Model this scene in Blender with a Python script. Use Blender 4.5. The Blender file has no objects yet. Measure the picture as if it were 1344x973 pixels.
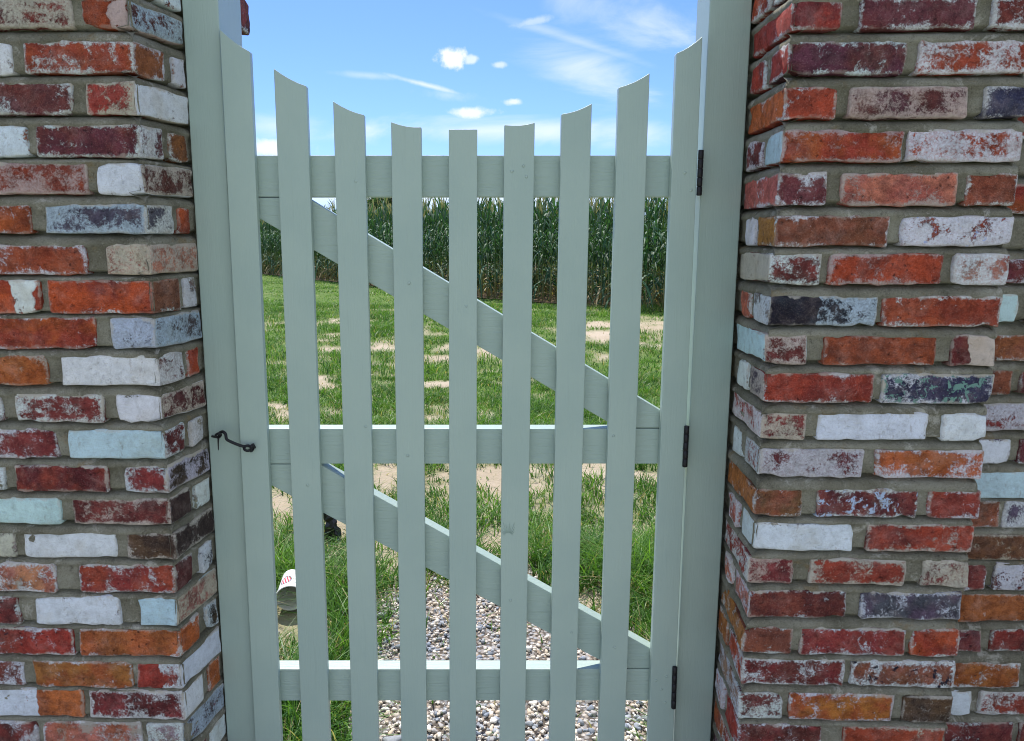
import bpy, bmesh, math, random
import numpy as np
from mathutils import Vector, noise as mnoise

S = bpy.context.scene
COL = S.collection
R = math.radians

# ------------------------------------------------------------------ camera
EYE = 1.5                                  # eye height (m)
PITCH = R(10)
FPX, CX, CY = 1000.0, 620.0, 486.5         # focal length and principal point, in photo pixels
cam_d = bpy.data.cameras.new('camera')
cam = bpy.data.objects.new('camera', cam_d)
COL.objects.link(cam)
cam.location = (0, 0, EYE)
cam.rotation_euler = (R(90) - PITCH, 0, 0)
cam_d.sensor_width = 36
cam_d.lens = 36 * FPX / 1344
cam_d.shift_x = (672 - CX) / 1344
cam_d.clip_end = 3000
cam_d.clip_start = 0.05
S.camera = cam

# ------------------------------------------------------------------ light
SUN_EL, SUN_AZ = R(58), R(-17)             # azimuth from +Y towards +X
sun_dir = Vector((math.sin(SUN_AZ) * math.cos(SUN_EL), math.cos(SUN_AZ) * math.cos(SUN_EL), math.sin(SUN_EL)))
sd = bpy.data.lights.new('sun', 'SUN')
sd.energy = 2.0
sd.angle = R(0.5)
sd.color = (1.0, 0.95, 0.87)
sun = bpy.data.objects.new('sun', sd)
COL.objects.link(sun)
sun.rotation_euler = sun_dir.to_track_quat('Z', 'Y').to_euler()
S.view_settings.view_transform = 'Standard'
S.view_settings.look = 'None'
S.view_settings.gamma = 1
S.view_settings.use_curve_mapping = False
S.view_settings.exposure = 1.68
S.cycles.filter_width = 1.0                # as crisp as a phone picture

SC, SP = math.cos(PITCH), math.sin(PITCH)
def ray(px, py):
    """direction of a traced photo point, scaled to one metre forward: (x, z)"""
    u, v = (px - CX) / FPX, (py - CY) / FPX
    yf = SC - v * SP
    return u / yf, -(SP + v * SC) / yf
def proj(x, y, z):
    z = z - EYE
    c = y * SC - z * SP
    dn = -(y * SP + z * SC)
    return CX + FPX * x / c, CY + FPX * dn / c
def on_plane(px, py, d):
    x, z = ray(px, py)
    return x * d, EYE + z * d
def on_ground(px, py):
    x, z = ray(px, py)
    t = EYE / -z
    return x * t, t

# ------------------------------------------------------------------ node helpers
def new_mat(name):
    m = bpy.data.materials.new(name)
    m.use_nodes = True
    nt = m.node_tree
    nt.nodes.clear()
    return m, nt
class G:
    def __init__(s, nt): s.nt = nt
    def n(s, t, **kw):
        nd = s.nt.nodes.new(t)
        for k, v in kw.items(): setattr(nd, k, v)
        return nd
    def put(s, sock, v):
        if hasattr(v, 'links') or isinstance(v, bpy.types.NodeSocket): s.nt.links.new(v, sock)
        else:
            if sock.type == 'RGBA' and len(v) == 3: v = (*v, 1)
            sock.default_value = v
    def m(s, op, a, b=0.0, c=None, clamp=False):
        nd = s.n('ShaderNodeMath', operation=op, use_clamp=clamp)
        s.put(nd.inputs[0], a); s.put(nd.inputs[1], b)
        if c is not None: s.put(nd.inputs[2], c)
        return nd.outputs[0]
    def vm(s, op, a, b=(0, 0, 0)):
        nd = s.n('ShaderNodeVectorMath', operation=op)
        s.put(nd.inputs[0], a); s.put(nd.inputs[1], b)
        return nd.outputs[1] if op in ('LENGTH', 'DISTANCE', 'DOT_PRODUCT') else nd.outputs[0]
    def step(s, x, lo, hi, a=0.0, b=1.0):
        nd = s.n('ShaderNodeMapRange', interpolation_type='SMOOTHSTEP')
        s.put(nd.inputs['Value'], x); s.put(nd.inputs['From Min'], lo); s.put(nd.inputs['From Max'], hi)
        s.put(nd.inputs['To Min'], a); s.put(nd.inputs['To Max'], b)
        return nd.outputs[0]
    def mix(s, f, a, b, blend='MIX'):
        nd = s.n('ShaderNodeMix', data_type='RGBA', blend_type=blend)
        s.put(nd.inputs[0], f); s.put(nd.inputs[6], a); s.put(nd.inputs[7], b)
        return nd.outputs[2]
    def mixf(s, f, a, b):
        nd = s.n('ShaderNodeMix', data_type='FLOAT')
        s.put(nd.inputs[0], f); s.put(nd.inputs[2], a); s.put(nd.inputs[3], b)
        return nd.outputs[0]
    def noise(s, vec, scale, detail=4, rough=0.55, dist=0.0):
        nd = s.n('ShaderNodeTexNoise')
        s.put(nd.inputs['Vector'], vec)
        nd.inputs['Scale'].default_value = scale; nd.inputs['Detail'].default_value = detail
        nd.inputs['Roughness'].default_value = rough; nd.inputs['Distortion'].default_value = dist
        return nd.outputs[0]
    def attr(s, name, kind='OBJECT', out='Fac'):
        nd = s.n('ShaderNodeAttribute', attribute_type=kind, attribute_name=name)
        return nd.outputs[out]
    def scale(s, vec, xyz):
        return s.vm('MULTIPLY', vec, xyz)
    def sep(s, v):
        nd = s.n('ShaderNodeSeparateXYZ'); s.put(nd.inputs[0], v); return nd.outputs
    def bump(s, h, strength, dist, normal=None):
        nd = s.n('ShaderNodeBump'); nd.inputs['Strength'].default_value = strength
        nd.inputs['Distance'].default_value = dist
        s.put(nd.inputs['Height'], h)
        if normal is not None: s.put(nd.inputs['Normal'], normal)
        return nd.outputs[0]
    def bsdf(s, col, rough, normal=None, spec=0.3, **kw):
        nd = s.n('ShaderNodeBsdfPrincipled')
        s.put(nd.inputs['Base Color'], col); s.put(nd.inputs['Roughness'], rough)
        nd.inputs['Specular IOR Level'].default_value = spec
        if normal is not None: s.put(nd.inputs['Normal'], normal)
        for k, v in kw.items(): s.put(nd.inputs[k.replace('_', ' ')], v)
        return nd.outputs[0]
    def out(s, sh):
        o = s.n('ShaderNodeOutputMaterial'); s.nt.links.new(sh, o.inputs[0])

# ------------------------------------------------------------------ sky
W = bpy.data.worlds.new('World'); S.world = W; W.use_nodes = True
wt = W.node_tree; wt.nodes.clear(); g = G(wt)
sky = g.n('ShaderNodeTexSky', sky_type='NISHITA')
sky.sun_disc = False; sky.sun_elevation = SUN_EL; sky.sun_rotation = SUN_AZ
sky.altitude = 0; sky.air_density = 1.0; sky.dust_density = 0.4; sky.ozone_density = 1.0
tc = g.n('ShaderNodeTexCoord')
dirv = g.vm('NORMALIZE', tc.outputs['Generated'])
dx, dy, dz = g.sep(dirv)[0:3]
fwd = g.m('MAXIMUM', dy, 0.02)
su, sv = g.m('DIVIDE', dx, fwd), g.m('DIVIDE', dz, fwd)
cmb = g.n('ShaderNodeCombineXYZ'); g.put(cmb.inputs[0], su); g.put(cmb.inputs[1], sv)
uv = cmb.outputs[0]
front = g.step(dy, 0.1, 0.3)
n_puff = g.noise(uv, 38, 6, 0.62)
n_wisp = g.noise(g.scale(uv, (1, 3.2, 1)), 5, 7, 0.6, 0.6)
def cloud(px, py, rx, ry, ang=0.0, soft=0.5, amt=1.0, nz=n_puff, k=0.9):
    x0, z0 = ray(px, py)
    ca, sa = math.cos(R(ang)), math.sin(R(ang))
    a, b = g.m('SUBTRACT', su, x0), g.m('SUBTRACT', sv, z0)
    p = g.m('DIVIDE', g.m('ADD', g.m('MULTIPLY', a, ca), g.m('MULTIPLY', b, sa)), rx / 1000)
    q = g.m('DIVIDE', g.m('SUBTRACT', g.m('MULTIPLY', b, ca), g.m('MULTIPLY', a, sa)), ry / 1000)
    r = g.m('SQRT', g.m('ADD', g.m('MULTIPLY', p, p), g.m('MULTIPLY', q, q)))
    h = g.m('SUBTRACT', g.m('SUBTRACT', 1.0, r), g.m('MULTIPLY', g.m('SUBTRACT', 0.5, nz), -2 * k))
    return g.m('MULTIPLY', g.step(h, 0.0, soft), amt)
cl = None
for args in [(591, 77, 21, 15, 0, .55, 1.0), (619, 79, 13, 7, 10, .8, .7), (655, 85, 11, 5, 0, .8, .6),
             (700, 28, 34, 7, 12, .9, .42), (620, 148, 38, 9, 0, .8, .9), (675, 134, 15, 5, 0, .8, .8),
             (560, 112, 74, 4.5, -14, 1.1, .72, n_puff, .5), (480, 99, 60, 6, -4, 1.2, .35, n_puff, .5),
             (590, 125, 50, 9, -5, 1.3, .30),
             (785, 95, 120, 38, -14, 1.5, .62, n_wisp, 1.6), (850, 30, 190, 34, -16, 1.5, .55, n_wisp, 1.6), (760, 55, 170, 9, -17, 1.3, .35, n_wisp, 1.2),
             (650, 172, 300, 20, 0, 1.2, .70, n_wisp, 1.4), (830, 172, 90, 22, 0, 1.2, .7, n_wisp, 1.2),
             (350, 196, 60, 16, 0, .8, .9), (370, 165, 80, 26, 0, 1.3, .5, n_wisp, 1.2),
             (560, 250, 900, 34, 0, 1.0, .85, n_wisp, .8)]:
    c = cloud(*args)
    cl = c if cl is None else g.m('MAXIMUM', cl, c)
cl = g.m('MULTIPLY', cl, front)
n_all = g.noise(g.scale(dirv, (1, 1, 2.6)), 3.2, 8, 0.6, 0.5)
gen = g.m('MULTIPLY', g.step(n_all, 0.36, 0.56), g.m('SUBTRACT', 1.0, front))  # unseen clouds outside the view, thickened to add neutral fill light
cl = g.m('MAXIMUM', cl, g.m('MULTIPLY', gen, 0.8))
skyc = g.mix(1.0, sky.outputs[0], (0.255, 0.355, 0.66), 'MULTIPLY')
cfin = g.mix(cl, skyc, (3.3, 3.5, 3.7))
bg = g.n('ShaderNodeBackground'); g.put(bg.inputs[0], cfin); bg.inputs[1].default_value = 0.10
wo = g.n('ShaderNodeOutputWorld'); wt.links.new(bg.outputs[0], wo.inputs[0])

# ------------------------------------------------------------------ object helpers
def tag(o, label=None, cat=None, group=None, kind=None):
    if label: o['label'] = label
    if cat: o['category'] = cat
    if group: o['group'] = group
    if kind: o['kind'] = kind
    return o
def empty(name, loc, label, cat, group=None):
    o = bpy.data.objects.new(name, None); COL.objects.link(o); o.location = loc
    o.empty_display_size = 0.1
    return tag(o, label, cat, group)
def link(name, me, mat=None, parent=None, loc=None):
    if mat is not None and not me.materials: me.materials.append(mat)
    o = bpy.data.objects.new(name, me); COL.objects.link(o)
    if parent is not None: o.parent = parent
    if loc is not None: o.location = loc
    return o
def mesh(name, verts, faces, smooth=False):
    me = bpy.data.meshes.new(name); me.from_pydata([tuple(v) for v in verts], [], faces); me.update()
    if smooth: me.shade_smooth()
    return me
def np_mesh(name, verts, faces, smooth=False):
    """verts (n,3), faces (m,k) all with k corners"""
    verts = np.asarray(verts, np.float32); faces = np.asarray(faces, np.int32)
    k = faces.shape[1]; me = bpy.data.meshes.new(name)
    me.vertices.add(len(verts)); me.vertices.foreach_set('co', verts.ravel())
    me.loops.add(faces.size); me.loops.foreach_set('vertex_index', faces.ravel())
    me.polygons.add(len(faces)); me.polygons.foreach_set('loop_start', np.arange(0, faces.size, k, dtype=np.int32))
    try: me.polygons.foreach_set('loop_total', np.full(len(faces), k, dtype=np.int32))
    except Exception: pass
    me.update(calc_edges=True); me.validate()
    if smooth: me.shade_smooth()
    return me
def prism(name, pts, y0, y1, bevel=0.002, seg=2, wob=0.0):
    """solid with outline pts (x,z), from depth y0 to y1"""
    bm = bmesh.new()
    a = [bm.verts.new((x, y0, z)) for x, z in pts]; b = [bm.verts.new((x, y1, z)) for x, z in pts]
    n = len(pts)
    bm.faces.new(a); bm.faces.new(b[::-1])
    for i in range(n):
        j = (i + 1) % n; bm.faces.new((a[j], a[i], b[i], b[j]))
    bmesh.ops.recalc_face_normals(bm, faces=bm.faces)
    if bevel: bmesh.ops.bevel(bm, geom=list(bm.edges), offset=bevel, segments=seg, profile=0.6, affect='EDGES')
    me = bpy.data.meshes.new(name); bm.to_mesh(me); bm.free()
    for p in me.polygons: p.use_smooth = p.area < 0.0006
    return me
def tube_me(name, pts, rads, seg=8, caps=True):
    bm = bmesh.new(); rings = []
    pts = [Vector(p) for p in pts]
    if not hasattr(rads, '__len__'): rads = [rads] * len(pts)
    up = None
    for i, p in enumerate(pts):
        t = (pts[min(i + 1, len(pts) - 1)] - pts[max(i - 1, 0)]).normalized()
        if up is None: up = Vector((0, 0, 1)) if abs(t.z) < 0.9 else Vector((0, 1, 0))
        s = t.cross(up).normalized(); up = s.cross(t).normalized()
        rings.append([bm.verts.new(p + (s * math.cos(a) + up * math.sin(a)) * rads[i]) for a in [2 * math.pi * k / seg for k in range(seg)]])
    for r0, r1 in zip(rings, rings[1:]):
        for k in range(seg): bm.faces.new((r0[k], r0[(k + 1) % seg], r1[(k + 1) % seg], r1[k]))
    if caps: bm.faces.new(rings[0][::-1]); bm.faces.new(rings[-1])
    bmesh.ops.recalc_face_normals(bm, faces=bm.faces)
    me = bpy.data.meshes.new(name); bm.to_mesh(me); bm.free(); me.shade_smooth()
    return me

# ------------------------------------------------------------------ materials
def mat_brick():
    m, nt = new_mat('reclaimed_brick'); g = G(nt)
    tc = g.n('ShaderNodeTexCoord'); P0 = tc.outputs['Object']; N = tc.outputs['Normal']
    seed = g.attr('seed')
    cs = g.n('ShaderNodeCombineXYZ'); g.put(cs.inputs[0], seed); g.put(cs.inputs[1], g.m('MULTIPLY', seed, 1.7)); g.put(cs.inputs[2], g.m('MULTIPLY', seed, 0.6))
    P = g.vm('ADD', P0, cs.outputs[0])
    ax, ay, az = g.sep(g.vm('ABSOLUTE', P0))[0:3]
    ex = g.m('SUBTRACT', g.attr('half_x'), ax); ey = g.m('SUBTRACT', g.attr('half_y'), ay); ez = g.m('SUBTRACT', g.attr('half_z'), az)
    e = g.m('MAXIMUM', g.m('MINIMUM', ex, ey), g.m('MINIMUM', g.m('MAXIMUM', ex, ey), ez))   # distance to the face's own edge
    nx = g.m('ABSOLUTE', g.sep(N)[0])
    side = g.m('MULTIPLY', g.step(nx, 0.6, 0.8), g.attr('has_end'))
    n_low = g.noise(P, 14, 3, 0.6); n_mid = g.noise(P, 42, 6, 0.68, 0.25); n_hi = g.noise(P, 210, 5, 0.8); n_fine = g.noise(P, 520, 3, 0.8)
    n_pnt = g.noise(g.vm('ADD', P, (7.3, 2.1, 5.5)), 34, 9, 0.80, 0.35)
    n_str = g.noise(g.scale(P, (0.35, 0.35, 1.6)), 90, 5, 0.7)
    n_t = g.noise(g.vm('ADD', P, (1.3, 9.1, 3.5)), 55, 6, 0.7, 0.5)
    body = g.mix(g.step(n_low, 0.40, 0.62), g.attr('base', out='Color'), g.attr('base_b', out='Color'))
    body = g.mix(side, body, g.attr('end_base', out='Color'))
    body = g.mix(g.step(n_mid, 0.52, 0.70, 0, .55), body, g.mix(1.0, body, (0.48, 0.42, 0.45), 'MULTIPLY'))
    body = g.mix(g.step(n_hi, 0.54, 0.72, 0, .6), body, g.mix(1.0, body, (1.5, 1.55, 1.6), 'MULTIPLY'))
    n_pit = g.noise(P, 120, 3, .6)
    body = g.mix(g.step(g.noise(g.vm('ADD', P, (2.2, 6.1, 9.5)), 19, 7, .75, .4), .46, .72, 0, .42), body, g.mix(.5, body, (.52, .42, .38)))
    body = g.mix(g.step(n_pit, .28, .38, .8, 0), body, g.mix(1.0, body, (0.22, 0.2, 0.22), 'MULTIPLY'))
    body = g.mix(g.step(n_str, 0.30, 0.44, .45, 0), body, g.mix(1.0, body, (0.35, 0.30, 0.32), 'MULTIPLY'))
    body = g.mix(g.step(n_fine, .36, .50, .7, 0), body, g.mix(1.0, body, (0.5, 0.45, 0.45), 'MULTIPLY'))
    body = g.mix(g.step(n_fine, .56, .68, 0, .5), body, g.mix(.35, body, (.75, .66, .58)))
    grime = g.step(g.noise(g.vm('ADD', P, (15, 4, 8)), 33, 7, .8, .3), .34, .62)
    body = g.mix(1.0, body, g.mix(grime, (.62, .58, .58), (1.30, 1.28, 1.26)), 'MULTIPLY')
    # old limewash and paint left on the faces
    w = g.mixf(side, g.attr('paint'), g.attr('end_paint'))
    px = g.sep(P0)[0]
    wob = g.m('MULTIPLY', g.m('SUBTRACT', n_low, 0.5), 0.06)
    pxx = g.m('ADD', px, wob)
    inside = g.m('MULTIPLY', g.step(pxx, g.m('SUBTRACT', g.attr('from_x'), .004), g.m('ADD', g.attr('from_x'), .004)),
                 g.step(pxx, g.m('SUBTRACT', g.attr('to_x'), .004), g.m('ADD', g.attr('to_x'), .004), 1, 0))
    inside = g.m('MAXIMUM', inside, side)
    w = g.m('MULTIPLY', w, inside)
    heavy = g.step(w, .55, .8)
    rimt = g.m('MULTIPLY', g.step(e, 0.0, 0.013, 1, 0), g.mixf(heavy, 0.16, -0.10))
    val = g.m('ADD', g.m('ADD', n_pnt, g.m('MULTIPLY', g.m('SUBTRACT', n_hi, .5), .45)), rimt)
    thr = g.m('SUBTRACT', 0.74, g.m('MULTIPLY', w, 0.50))
    val = g.m('ADD', val, g.m('MULTIPLY', g.m('SUBTRACT', g.noise(g.vm('ADD', P, (21, 3, 14)), 17, 2, .5), .5), .55))
    soft = g.mixf(heavy, 0.07, 0.022)
    pm = g.step(val, g.m('SUBTRACT', thr, soft), g.m('ADD', thr, soft))
    pm = g.m('MULTIPLY', pm, g.mixf(heavy, g.step(n_hi, .30, .62, .45, .95), g.step(n_hi, .25, .42, .72, 1.0)))
    pm = g.m('MULTIPLY', pm, g.step(w, 0.0, 0.03))
    pcol = g.mix(side, g.attr('paint_col', out='Color'), g.attr('end_paint_col', out='Color'))
    pcol = g.mix(g.step(n_mid, .50, .68, 0, .5), pcol, g.mix(1.0, pcol, (0.74, 0.73, 0.72), 'MULTIPLY'))
    pcol = g.mix(g.step(n_fine, .36, .48, .4, 0), pcol, g.mix(1.0, pcol, (.60, .56, .52), 'MULTIPLY'))
    pcol = g.mix(g.step(n_low, .52, .72, 0, .5), pcol, g.mix(1.0, pcol, (.80, .74, .64), 'MULTIPLY'))
    pcol = g.mix(g.step(g.noise(g.scale(P, (1, 1, .4)), 60, 5, .7), .62, .67, 0, .55), pcol, g.mix(1.0, pcol, (0.62, 0.56, 0.52), 'MULTIPLY'))
    pcol = g.mix(1.0, pcol, g.mix(grime, (.84, .84, .83), (1.03, 1.03, 1.03)), 'MULTIPLY')
    col = g.mix(pm, body, pcol)
    # second paint colour
    ta = g.m('MULTIPLY', g.attr('spots'), 1.0)
    tt = g.m('SUBTRACT', 0.72, g.m('MULTIPLY', ta, 0.4))
    tm = g.m('MULTIPLY', g.step(n_t, tt, g.m('ADD', tt, .03)), g.step(ta, 0.0, 0.03))
    col = g.mix(tm, col, g.attr('spots_col', out='Color'))
    # mortar left along the edges; stronger towards the top, painting in light caught there
    rim = g.m('MULTIPLY', g.attr('rim'), g.step(g.m('ADD', e, g.m('MULTIPLY', g.m('SUBTRACT', n_mid, .5), .03)), 0.0005, 0.0055, 1, 0))
    upz = g.step(g.sep(P0)[2], -0.02, 0.024, .45, 1.0)
    rim = g.m('MULTIPLY', rim, upz)
    col = g.mix(rim, col, (0.60, 0.55, 0.46))
    # mortar smear over the face
    sm = g.step(g.noise(g.vm('ADD', P, (4.4, 8.8, 1.1)), 22, 6, .7, .3), g.m('SUBTRACT', .80, g.m('MULTIPLY', g.attr('smear'), .42)), g.m('SUBTRACT', .90, g.m('MULTIPLY', g.attr('smear'), .42)), 0, .8)
    col = g.mix(sm, col, (0.46, 0.42, 0.34))
    h = g.m('ADD', g.m('MULTIPLY', n_mid, .75), g.m('MULTIPLY', n_hi, .45))
    h = g.m('ADD', h, g.m('MULTIPLY', g.step(n_pit, .26, .42), .35))
    h = g.m('ADD', h, g.m('MULTIPLY', n_str, 0.5))
    h = g.m('ADD', h, g.m('MULTIPLY', pm, g.mixf(heavy, .12, .30)))
    h = g.m('ADD', h, g.m('MULTIPLY', sm, .3))
    h = g.m('ADD', h, g.m('MULTIPLY', n_fine, .28))
    nb = g.bump(h, 1.0, 0.0065)
    rough = g.mixf(g.m('MULTIPLY', pm, heavy), 0.9, 0.6)
    g.out(g.bsdf(col, rough, nb, 0.25))
    return m
M_BRICK = mat_brick()

def mat_mortar():
    m, nt = new_mat('old_mortar'); g = G(nt)
    P = g.n('ShaderNodeTexCoord').outputs['Object']
    a = g.noise(P, 7, 6, .65); b = g.noise(P, 48, 7, .75); c = g.noise(P, 260, 5, .8); d = g.noise(P, 620, 2, .8)
    col = g.mix(g.step(a, .36, .64), (.235, .22, .155), (.42, .40, .31))
    y = g.noise(g.vm('ADD', P, (3, 7, 1)), 9, 6, .75, .4)
    col = g.mix(g.step(y, .58, .68, 0, .55), col, (.36, .25, .11))
    w = g.noise(g.vm('ADD', P, (13, 2, 6)), 15, 7, .75, .5)
    col = g.mix(g.step(w, .56, .66, 0, .75), col, (.72, .69, .59))
    col = g.mix(g.step(b, .28, .46, .75, 0), col, (.10, .09, .065))
    col = g.mix(g.step(c, .56, .66, 0, .6), col, (.56, .52, .43))
    col = g.mix(g.step(c, .34, .46, .7, 0), col, g.mix(1.0, col, (.5, .48, .44), 'MULTIPLY'))
    col = g.mix(g.step(d, .38, .48, .6, 0), col, g.mix(1.0, col, (.5, .48, .44), 'MULTIPLY'))
    h = g.m('ADD', b, g.m('MULTIPLY', c, .7)); h = g.m('ADD', h, g.m('MULTIPLY', d, .3))
    g.out(g.bsdf(col, .95, g.bump(h, 1.0, .009), .15))
    return m
M_MORTAR = mat_mortar()

def mat_paint(name, horiz):
    m, nt = new_mat(name); g = G(nt)
    P = g.n('ShaderNodeTexCoord').outputs['Object']
    oi = g.n('ShaderNodeObjectInfo').outputs['Random']
    off = g.n('ShaderNodeCombineXYZ'); g.put(off.inputs[0], g.m('MULTIPLY', oi, 31)); g.put(off.inputs[1], g.m('MULTIPLY', oi, 17)); g.put(off.inputs[2], g.m('MULTIPLY', oi, 53))
    P = g.vm('ADD', P, off.outputs[0])
    st = (1.2, 30, 30) if horiz else (30, 30, 1.2)
    grain = g.noise(g.scale(P, st), 5.5, 6, .6, .5)
    brush = g.noise(g.scale(P, (6, 60, 60) if horiz else (60, 60, 6)), 6, 3, .6)
    big = g.noise(P, 5, 4, .55)
    pt = g.noise(P, 75, 3, .6)
    col = g.mix(g.step(big, .32, .68), (.350, .446, .388), (.382, .476, .408))
    col = g.mix(g.step(grain, .60, .70, 0, .12), col, (.235, .300, .250))
    col = g.mix(g.step(pt, .66, .70, 0, .25), col, (.37, .46, .38))
    h = g.m('ADD', g.m('MULTIPLY', grain, .8 if horiz else .28), g.m('MULTIPLY', brush, .28))
    h = g.m('ADD', h, g.m('MULTIPLY', pt, .10))
    h = g.m('ADD', h, g.m('MULTIPLY', big, .9))
    g.out(g.bsdf(col, g.mixf(grain, .34, .50), g.bump(h, .9 if horiz else .5, .0025), .45))
    return m
M_PV, M_PH = mat_paint('sage_paint_upright', False), mat_paint('sage_paint_level', True)

def simple(name, col, rough, metal=0.0, bs=60, bstr=.2, spec=.4, var=.25):
    m, nt = new_mat(name); g = G(nt)
    P = g.n('ShaderNodeTexCoord').outputs['Object']
    n = g.noise(P, bs, 4, .6)
    c = g.mix(g.step(n, .35, .68), tuple(x * (1 - var) for x in col), tuple(min(1, x * (1 + var)) for x in col))
    g.out(g.bsdf(c, rough, g.bump(n, bstr, .002), spec, Metallic=metal))
    return m
M_IRON = simple('black_painted_iron', (.012, .012, .014), .42, 0.2, 220, .3)
M_PLASTIC = simple('black_plastic', (.010, .010, .012), .32, 0, 120, .3, .5)

# ------------------------------------------------------------------ bricks
PAL = {  # body colour pairs
 'red': ((.35, .055, .030), (.24, .046, .034)), 'rdo': ((.42, .082, .028), (.30, .055, .028)), 'org': ((.46, .150, .036), (.34, .098, .028)),
 'mar': ((.125, .026, .026), (.22, .045, .036)), 'pur': ((.150, .042, .052), (.17, .036, .036)), 'brn': ((.27, .095, .042), (.19, .070, .035)),
 'drk': ((.055, .032, .026), (.14, .060, .030)), 'nvy': ((.035, .042, .085), (.060, .060, .100)), 'slt': ((.105, .085, .120), (.075, .075, .105)),
 'pnk': ((.46, .20, .140), (.38, .115, .075)), 'sal': ((.58, .17, .10), (.48, .12, .075)), 'gry': ((.36, .33, .28), (.26, .22, .19)), 'blk': ((.014, .015, .022), (.035, .035, .05))}
PCOL = {'wht': (.84, .90, .93), 'cyn': (.62, .84, .88), 'crm': (.66, .60, .50), 'trq': (.17, .37, .36), 'blu': (.56, .70, .82), 'lil': (.70, .72, .78),
        'nvy': (.03, .04, .10), 'mar': (.20, .035, .045), 'org': (.55, .15, .04), 'blk': (.02, .02, .03), 'pnk': (.62, .48, .44)}
RND = random.Random(5)
def parse(st):
    d = dict(body='red', w=.10, p='wht', t=0., tc='trq', rim=.55, sm=.28, a=-1., b=1.)
    tk = st.split(); d['body'] = tk[0]
    for t in tk[1:]:
        k, v = t.split('='); d[k] = v if k in ('p', 'tc') else float(v)
    return d
def coords(h, r, n):
    inner = [-(h - r) + 2 * (h - r) * i / n for i in range(1, n)]
    return [-h, -h + .35 * r, -h + r] + inner + [h - r, h - .35 * r, h]
def brick_mesh(L, Dp, Hh, rnd):
    hx, hy, hz = L / 2, Dp / 2, Hh / 2
    r = rnd.uniform(.0035, .0065)
    xs = coords(hx, r, max(2, int(L / .018))); zs = coords(hz, r, 3)
    ys = [-hy, -hy + .35 * r, -hy + r] + ([-hy + r + (2 * hy - 2 * r) * i / max(1, int(Dp / .03)) for i in range(1, max(1, int(Dp / .03)))]) + [hy - r, hy]
    idx = {}; V = []
    sd = Vector((rnd.uniform(0, 90), rnd.uniform(0, 90), rnd.uniform(0, 90)))
    chip = [(rnd.choice((-1, 1)) * hx * rnd.uniform(.75, 1.02), rnd.choice((-1, 1)) * hz, rnd.uniform(.006, .016)) for _ in range(rnd.choice((0, 1, 2, 2)))]
    def vid(i, j, k):
        key = (i, j, k)
        if key in idx: return idx[key]
        p = Vector((xs[i], ys[j], zs[k]))
        q = Vector((max(-hx + r, min(hx - r, p.x)), max(-hy + r, min(hy - r, p.y)), max(-hz + r, min(hz - r, p.z))))
        d = p - q
        if d.length > 1e-9: p = q + d.normalized() * r
        for cx_, cz_, cr in chip:                      # knocked-off corners
            dd = math.hypot(p.x - cx_, p.z - cz_)
            if dd < cr and p.y < 0: p.x -= (1 if cx_ > 0 else -1) * (cr - dd) * .25; p.z -= (1 if cz_ > 0 else -1) * (cr - dd) * .35; p.y += (cr - dd) * .25
        nv = mnoise.noise_vector(p * 22 + sd) * .0032 + mnoise.noise_vector(p * 70 + sd) * .0026
        V.append(p + nv); idx[key] = len(V) - 1
        return idx[key]
    F = []; nx, ny, nz = len(xs) - 1, len(ys) - 1, len(zs) - 1
    for i in range(nx):
        for k in range(nz): F.append((vid(i, 0, k), vid(i + 1, 0, k), vid(i + 1, 0, k + 1), vid(i, 0, k + 1)))
        for j in range(ny):
            F.append((vid(i, j, 0), vid(i, j + 1, 0), vid(i + 1, j + 1, 0), vid(i + 1, j, 0)))
            F.append((vid(i, j, nz), vid(i + 1, j, nz), vid(i + 1, j + 1, nz), vid(i, j + 1, nz)))
    for j in range(ny):
        for k in range(nz):
            F.append((vid(0, j, k), vid(0, j, k + 1), vid(0, j + 1, k + 1), vid(0, j + 1, k)))
            F.append((vid(nx, j, k), vid(nx, j + 1, k), vid(nx, j + 1, k + 1), vid(nx, j, k + 1)))
    me = mesh('brick', V, F, True); me.materials.append(M_BRICK)
    return me
def add_brick(parent, c, L, Dp, Hh, yaw, st, st_end=None, rot=0.0):
    rnd = RND
    o = link('brick', brick_mesh(L, Dp, Hh, rnd), None, parent)
    o.location = Vector(c) - parent.location
    o.rotation_euler = (rnd.uniform(-.008, .008), rot + rnd.uniform(-.004, .004), yaw + rnd.uniform(-.008, .008))
    d = parse(st)
    def jit(cc, k=.2): return [max(0.005, x * (1 + rnd.uniform(-k, k))) for x in cc]
    o['base'] = jit(PAL[d['body']][0]); o['base_b'] = jit(PAL[d['body']][1])
    o['paint'] = d['w']; o['paint_col'] = jit(PCOL[d['p']], .05); o['spots'] = d['t']; o['spots_col'] = jit(PCOL[d['tc']])
    o['rim'] = d['rim'] * rnd.uniform(.75, 1.25); o['smear'] = d['sm']; o['from_x'] = d['a'] * L / 2 - (.05 if d['a'] <= -1 else 0); o['to_x'] = d['b'] * L / 2 + (.05 if d['b'] >= 1 else 0)
    o['half_x'] = L / 2; o['half_y'] = Dp / 2; o['half_z'] = Hh / 2; o['seed'] = rnd.uniform(0, 60)
    e = parse(st_end) if st_end else d
    o['has_end'] = 1.0 if st_end else 0.0
    o['end_base'] = jit(PAL[e['body']][0]); o['end_paint'] = e['w']; o['end_paint_col'] = jit(PCOL[e['p']], .05)
    return o
GENERIC = ['red w=.2', 'rdo', 'mar w=.3', 'org w=.1', 'pur w=.35', 'wht', 'red w=.4', 'brn', 'mar w=.15', 'slt w=.4', 'rdo w=.25', 'pnk w=.4', 'wht', 'mar w=.5 p=crm']
def gen_style():
    s = RND.choice(GENERIC)
    return 'mar w=.95' if s == 'wht' else s

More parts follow.
